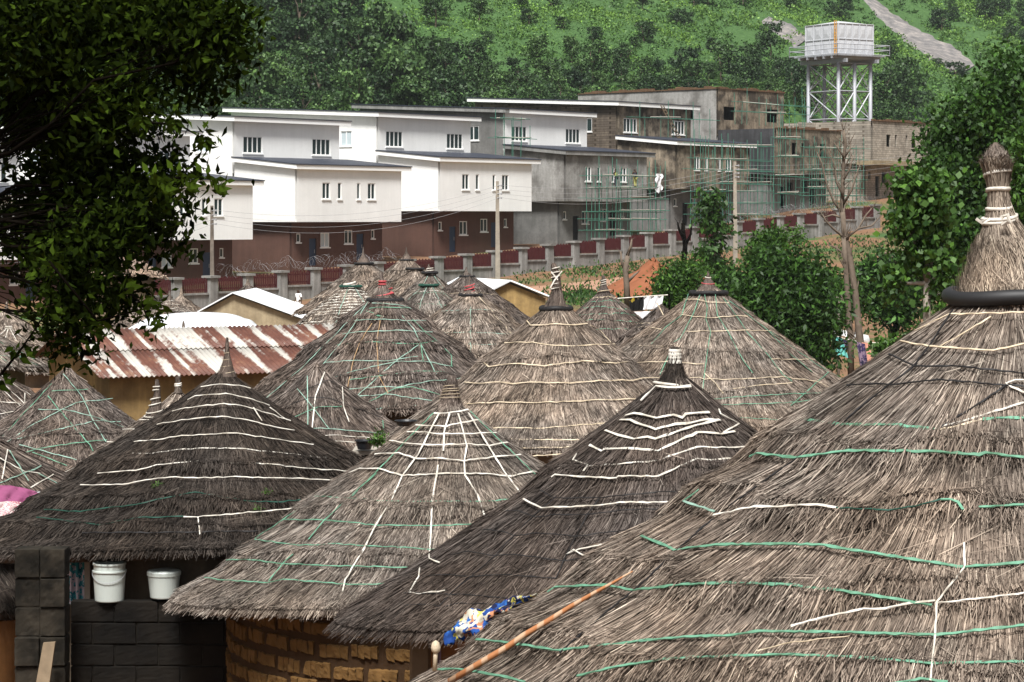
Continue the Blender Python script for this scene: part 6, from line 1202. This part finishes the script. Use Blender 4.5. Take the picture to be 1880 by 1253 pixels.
mb = MB(); mb.tube([W(1518, 612, 80), W(1545, 621, 80), W(1572, 627, 80), W(1606, 630, 80), W(1650, 634, 80)], .02, 5); tag(mb.build('clothes_line', M['s_white']), 'white washing line tied round the bare trunks', 'line')
hang('shade_sheet', 'long white sheet strung behind the laundry', 1518, 1594, 600, 612, 95, 'cloth_w', 16, 4, 'sheet')
hang('hanging_cloth', 'black cloth with a gold pattern on the line behind the green-ringed hut', 1156, 1182, 547, 572, 74, 'cl_black', -1, 0); hang('hanging_cloth', 'wide white sheet hanging beside the black and gold cloth', 1181, 1218, 545, 569, 74, 'cloth_w', -2, -4, 'sheet')
hang('hanging_cloth', 'cream sheet hanging low below the white one', 1162, 1206, 573, 598, 72, 's_cream' if 0 else 'cloth_w', -2, 0, 'sheet')
mb = MB(); mb.tube([W(1130, 549, 74), W(1180, 545, 74), W(1226, 542, 74)], .02, 5); tag(mb.build('clothes_line', M['s_white']), 'thin line carrying the black and white cloths', 'line')
for px in (1132, 1205, 1226):
    mb = MB(); a = W(px, 540, 74.1); mb.tube([(a.x, a.y, float(T(a.x, a.y))-.1), (a.x+.05, a.y, a.z)], .03, 5); tag(mb.build('line_post', M['bark_d']), {1132: 'thin stick post hidden behind the green-ringed hut', 1205: 'thin stick post in front of the white sheet', 1226: 'thin stick post at the bush end of the cloth line'}[px], 'post')
# ------------------------------------------------------------ people
def figure(name, lab, H_, foot, face, joints, cl):
    """joints: dict of polylines in body units (x right, y forward, z up), unit = H_"""
    x, y, z = foot; root = empty(name, foot, face, label=lab, cat='person')
    def skin(nm, chains, mat):
        vs, es, rs = [], [], []; idx = {}
        for ch in chains:
            pv = None
            for p, r in ch:
                key = tuple(round(q, 4) for q in p)
                if key not in idx: idx[key] = len(vs); vs.append([q*H_ for q in p]); rs.append(r*H_)
                if pv is not None: es.append((pv, idx[key]))
                pv = idx[key]
        me = bpy.data.meshes.new(nm); me.from_pydata(vs, es, []); o = bpy.data.objects.new(nm, me); COL.objects.link(o); o.parent = root
        m = o.modifiers.new('skin', 'SKIN'); sk = me.skin_vertices[0].data
        for i, r in enumerate(rs): sk[i].radius = (r, r)
        sk[0].use_root = True; s_ = o.modifiers.new('sub', 'SUBSURF'); s_.levels = 1; s_.render_levels = 2; me.materials.append(M[mat]); return o
    for nm, ch, mat in cl: skin(nm, ch, mat)
    return root
ST_ = lambda lx, ly: [((0, 0, .53), .075), ((.055, 0, .48), .06), ((.06, .02+ly, .28), .042), ((.06+lx, ly*.2, .05), .028), ((.062+lx, .06+ly*.2, .015), .02)]
def body(armL, armR, legs, lean=0.0):
    sp = [((0, 0, .53), .075), ((0, lean*.4, .65), .072), ((0, lean, .79), .07), ((0, lean+.005, .855), .032), ((0, lean+.01, .89), .05), ((0, lean+.015, .935), .058), ((0, lean+.01, .975), .035)]
    ch = [sp]+legs
    for s_, ar in ((1, armR), (-1, armL)):
        ch.append([((0, lean, .79), .07), ((s_*.105, lean, .80), .035)]+ar)
        hx, hy, hz = ar[-1][0]
        for k, (dx, L) in enumerate(((-.012, .030), (-.004, .036), (.004, .034), (.012, .028))): ch.append([ar[-1], ((hx+dx, hy+.01, hz-.022), .006), ((hx+dx*1.3, hy+.018, hz-.022-L*.6), .0045)])
        ch.append([ar[-1], ((hx-s_*.02, hy+.012, hz-.01), .006), ((hx-s_*.028, hy+.02, hz-.025), .005)])
    return ch
legs = [[((0, 0, .53), .075), ((.055, 0, .48), .055), ((.06, .06, .27), .04), ((.06, .02, .05), .026), ((.06, .08, .015), .02)], [((0, 0, .53), .075), ((-.055, 0, .48), .055), ((-.06, -.01, .27), .04), ((-.06, -.08, .06), .026), ((-.06, -.04, .02), .02)]]
aR = [((.135, .0, .66), .026), ((.13, .07, .56), .02), ((.10, .12, .55), .017)]; aL = [((-.15, -.01, .66), .026), ((-.17, .0, .54), .02), ((-.18, .02, .49), .017)]
mp_ = W(548, 578, 160); mp_.z = float(T(mp_.x, mp_.y))+.02
man_cl = [('body', body(aL, aR, legs), 'skin'), ('shirt', [[((0, 0, .50), .088), ((0, 0, .6), .088), ((0, 0, .72), .092), ((0, 0, .80), .078), ((0, 0, .83), .05)], [((0, 0, .80), .078), ((.11, 0, .80), .046), ((.135, 0, .68), .040)], [((0, 0, .80), .078), ((-.11, 0, .80), .046), ((-.15, -.01, .68), .040)]], 'cloth_w'),
 ('trousers', [[((0, 0, .52), .085), ((.055, 0, .47), .066), ((.06, .06, .27), .052), ((.06, .02, .06), .04)], [((0, 0, .52), .085), ((-.055, 0, .47), .066), ((-.06, -.01, .27), .052), ((-.06, -.08, .07), .04)]], 'cloth_w')]
figure('person', 'person in white shirt and white trousers walking past the rubble by the wall', 1.75, tuple(mp_), 2.4, None, man_cl)
M['vest'] = plain('yellow_vest', (.3, .3, .1), .8, .1); M['dkcloth'] = plain('dark_clothes', (.03, .03, .04), .9, .2)
rt, PF4 = BL[4]
def worker(lab, a, face, up):
    z = PF4(a, 1.28, -1.75); aU = [((.16, .08, .78), .026), ((.17, .18, .86), .02), ((.16, .22, .90), .017)]; aD = [((.14, .06, .68), .026), ((.12, .16, .64), .02), ((.10, .2, .66), .017)]; mir = lambda ch: [((-p[0], p[1], p[2]), r) for p, r in ch]
    lg = [[((0, 0, .53), .075), ((.055, 0, .48), .055), ((.07, .16, .40), .042), ((.07, .14, .18), .028), ((.07, .2, .14), .02)], [((0, 0, .53), .075), ((-.055, 0, .48), .055), ((-.07, .02, .27), .042), ((-.07, -.02, .05), .026), ((-.07, .05, .015), .02)]] if up else legs
    cl_ = [('body', body(mir(aD), aU if up else aD, lg, .04), 'skin'), ('vest', [[((0, .01, .52), .088), ((0, .02, .62), .09), ((0, .04, .74), .09), ((0, .04, .80), .07)]], 'vest' if up else 'dkcloth'), ('trousers', [[((0, 0, .52), .085)]+[(p, r+.012) for p, r in lg[0][1:4]], [((0, 0, .52), .085)]+[(p, r+.012) for p, r in lg[1][1:4]]], 'dkcloth' if up else 'vest')]
    figure('person', lab, 1.72, z, face, None, cl_)
worker('person in a yellow vest crouching to plaster, on the left of the scaffold platform', 5.1, .9, True); worker('person in dark top and yellow trousers standing right on the scaffold platform', 7.9, .5, False)
mb = MB(); mb.solid([PF4(1.5, 1.2, -1.4), PF4(11.5, 1.2, -1.4), PF4(11.5, 1.2, -2.1), PF4(1.5, 1.2, -2.1)], [PF4(1.5, 1.27, -1.4), PF4(11.5, 1.27, -1.4), PF4(11.5, 1.27, -2.1), PF4(1.5, 1.27, -2.1)]); tag(mb.build('scaffold_deck', M['scafd']), 'plank deck under the two workers', 'platform')

# ------------------------------------------------------------ air
HZ = MB(); HZ.box(-720, 920, -62, 1420, -9.5, 270); hz = HZ.build('haze', []); hm = bpy.data.materials.new('haze_air'); hm.use_nodes = True; nt = hm.node_tree; nt.nodes.clear()
ou = nt.nodes.new('ShaderNodeOutputMaterial'); pv = nt.nodes.new('ShaderNodeVolumePrincipled'); pv.inputs['Color'].default_value = (.86, .92, .97, 1); pv.inputs['Density'].default_value = .00008; nt.links.new(pv.outputs[0], ou.inputs['Volume'])
hz.data.materials.append(hm); hz['kind'] = 'stuff'; hz['label'] = 'thin pale haze in the air over the valley'
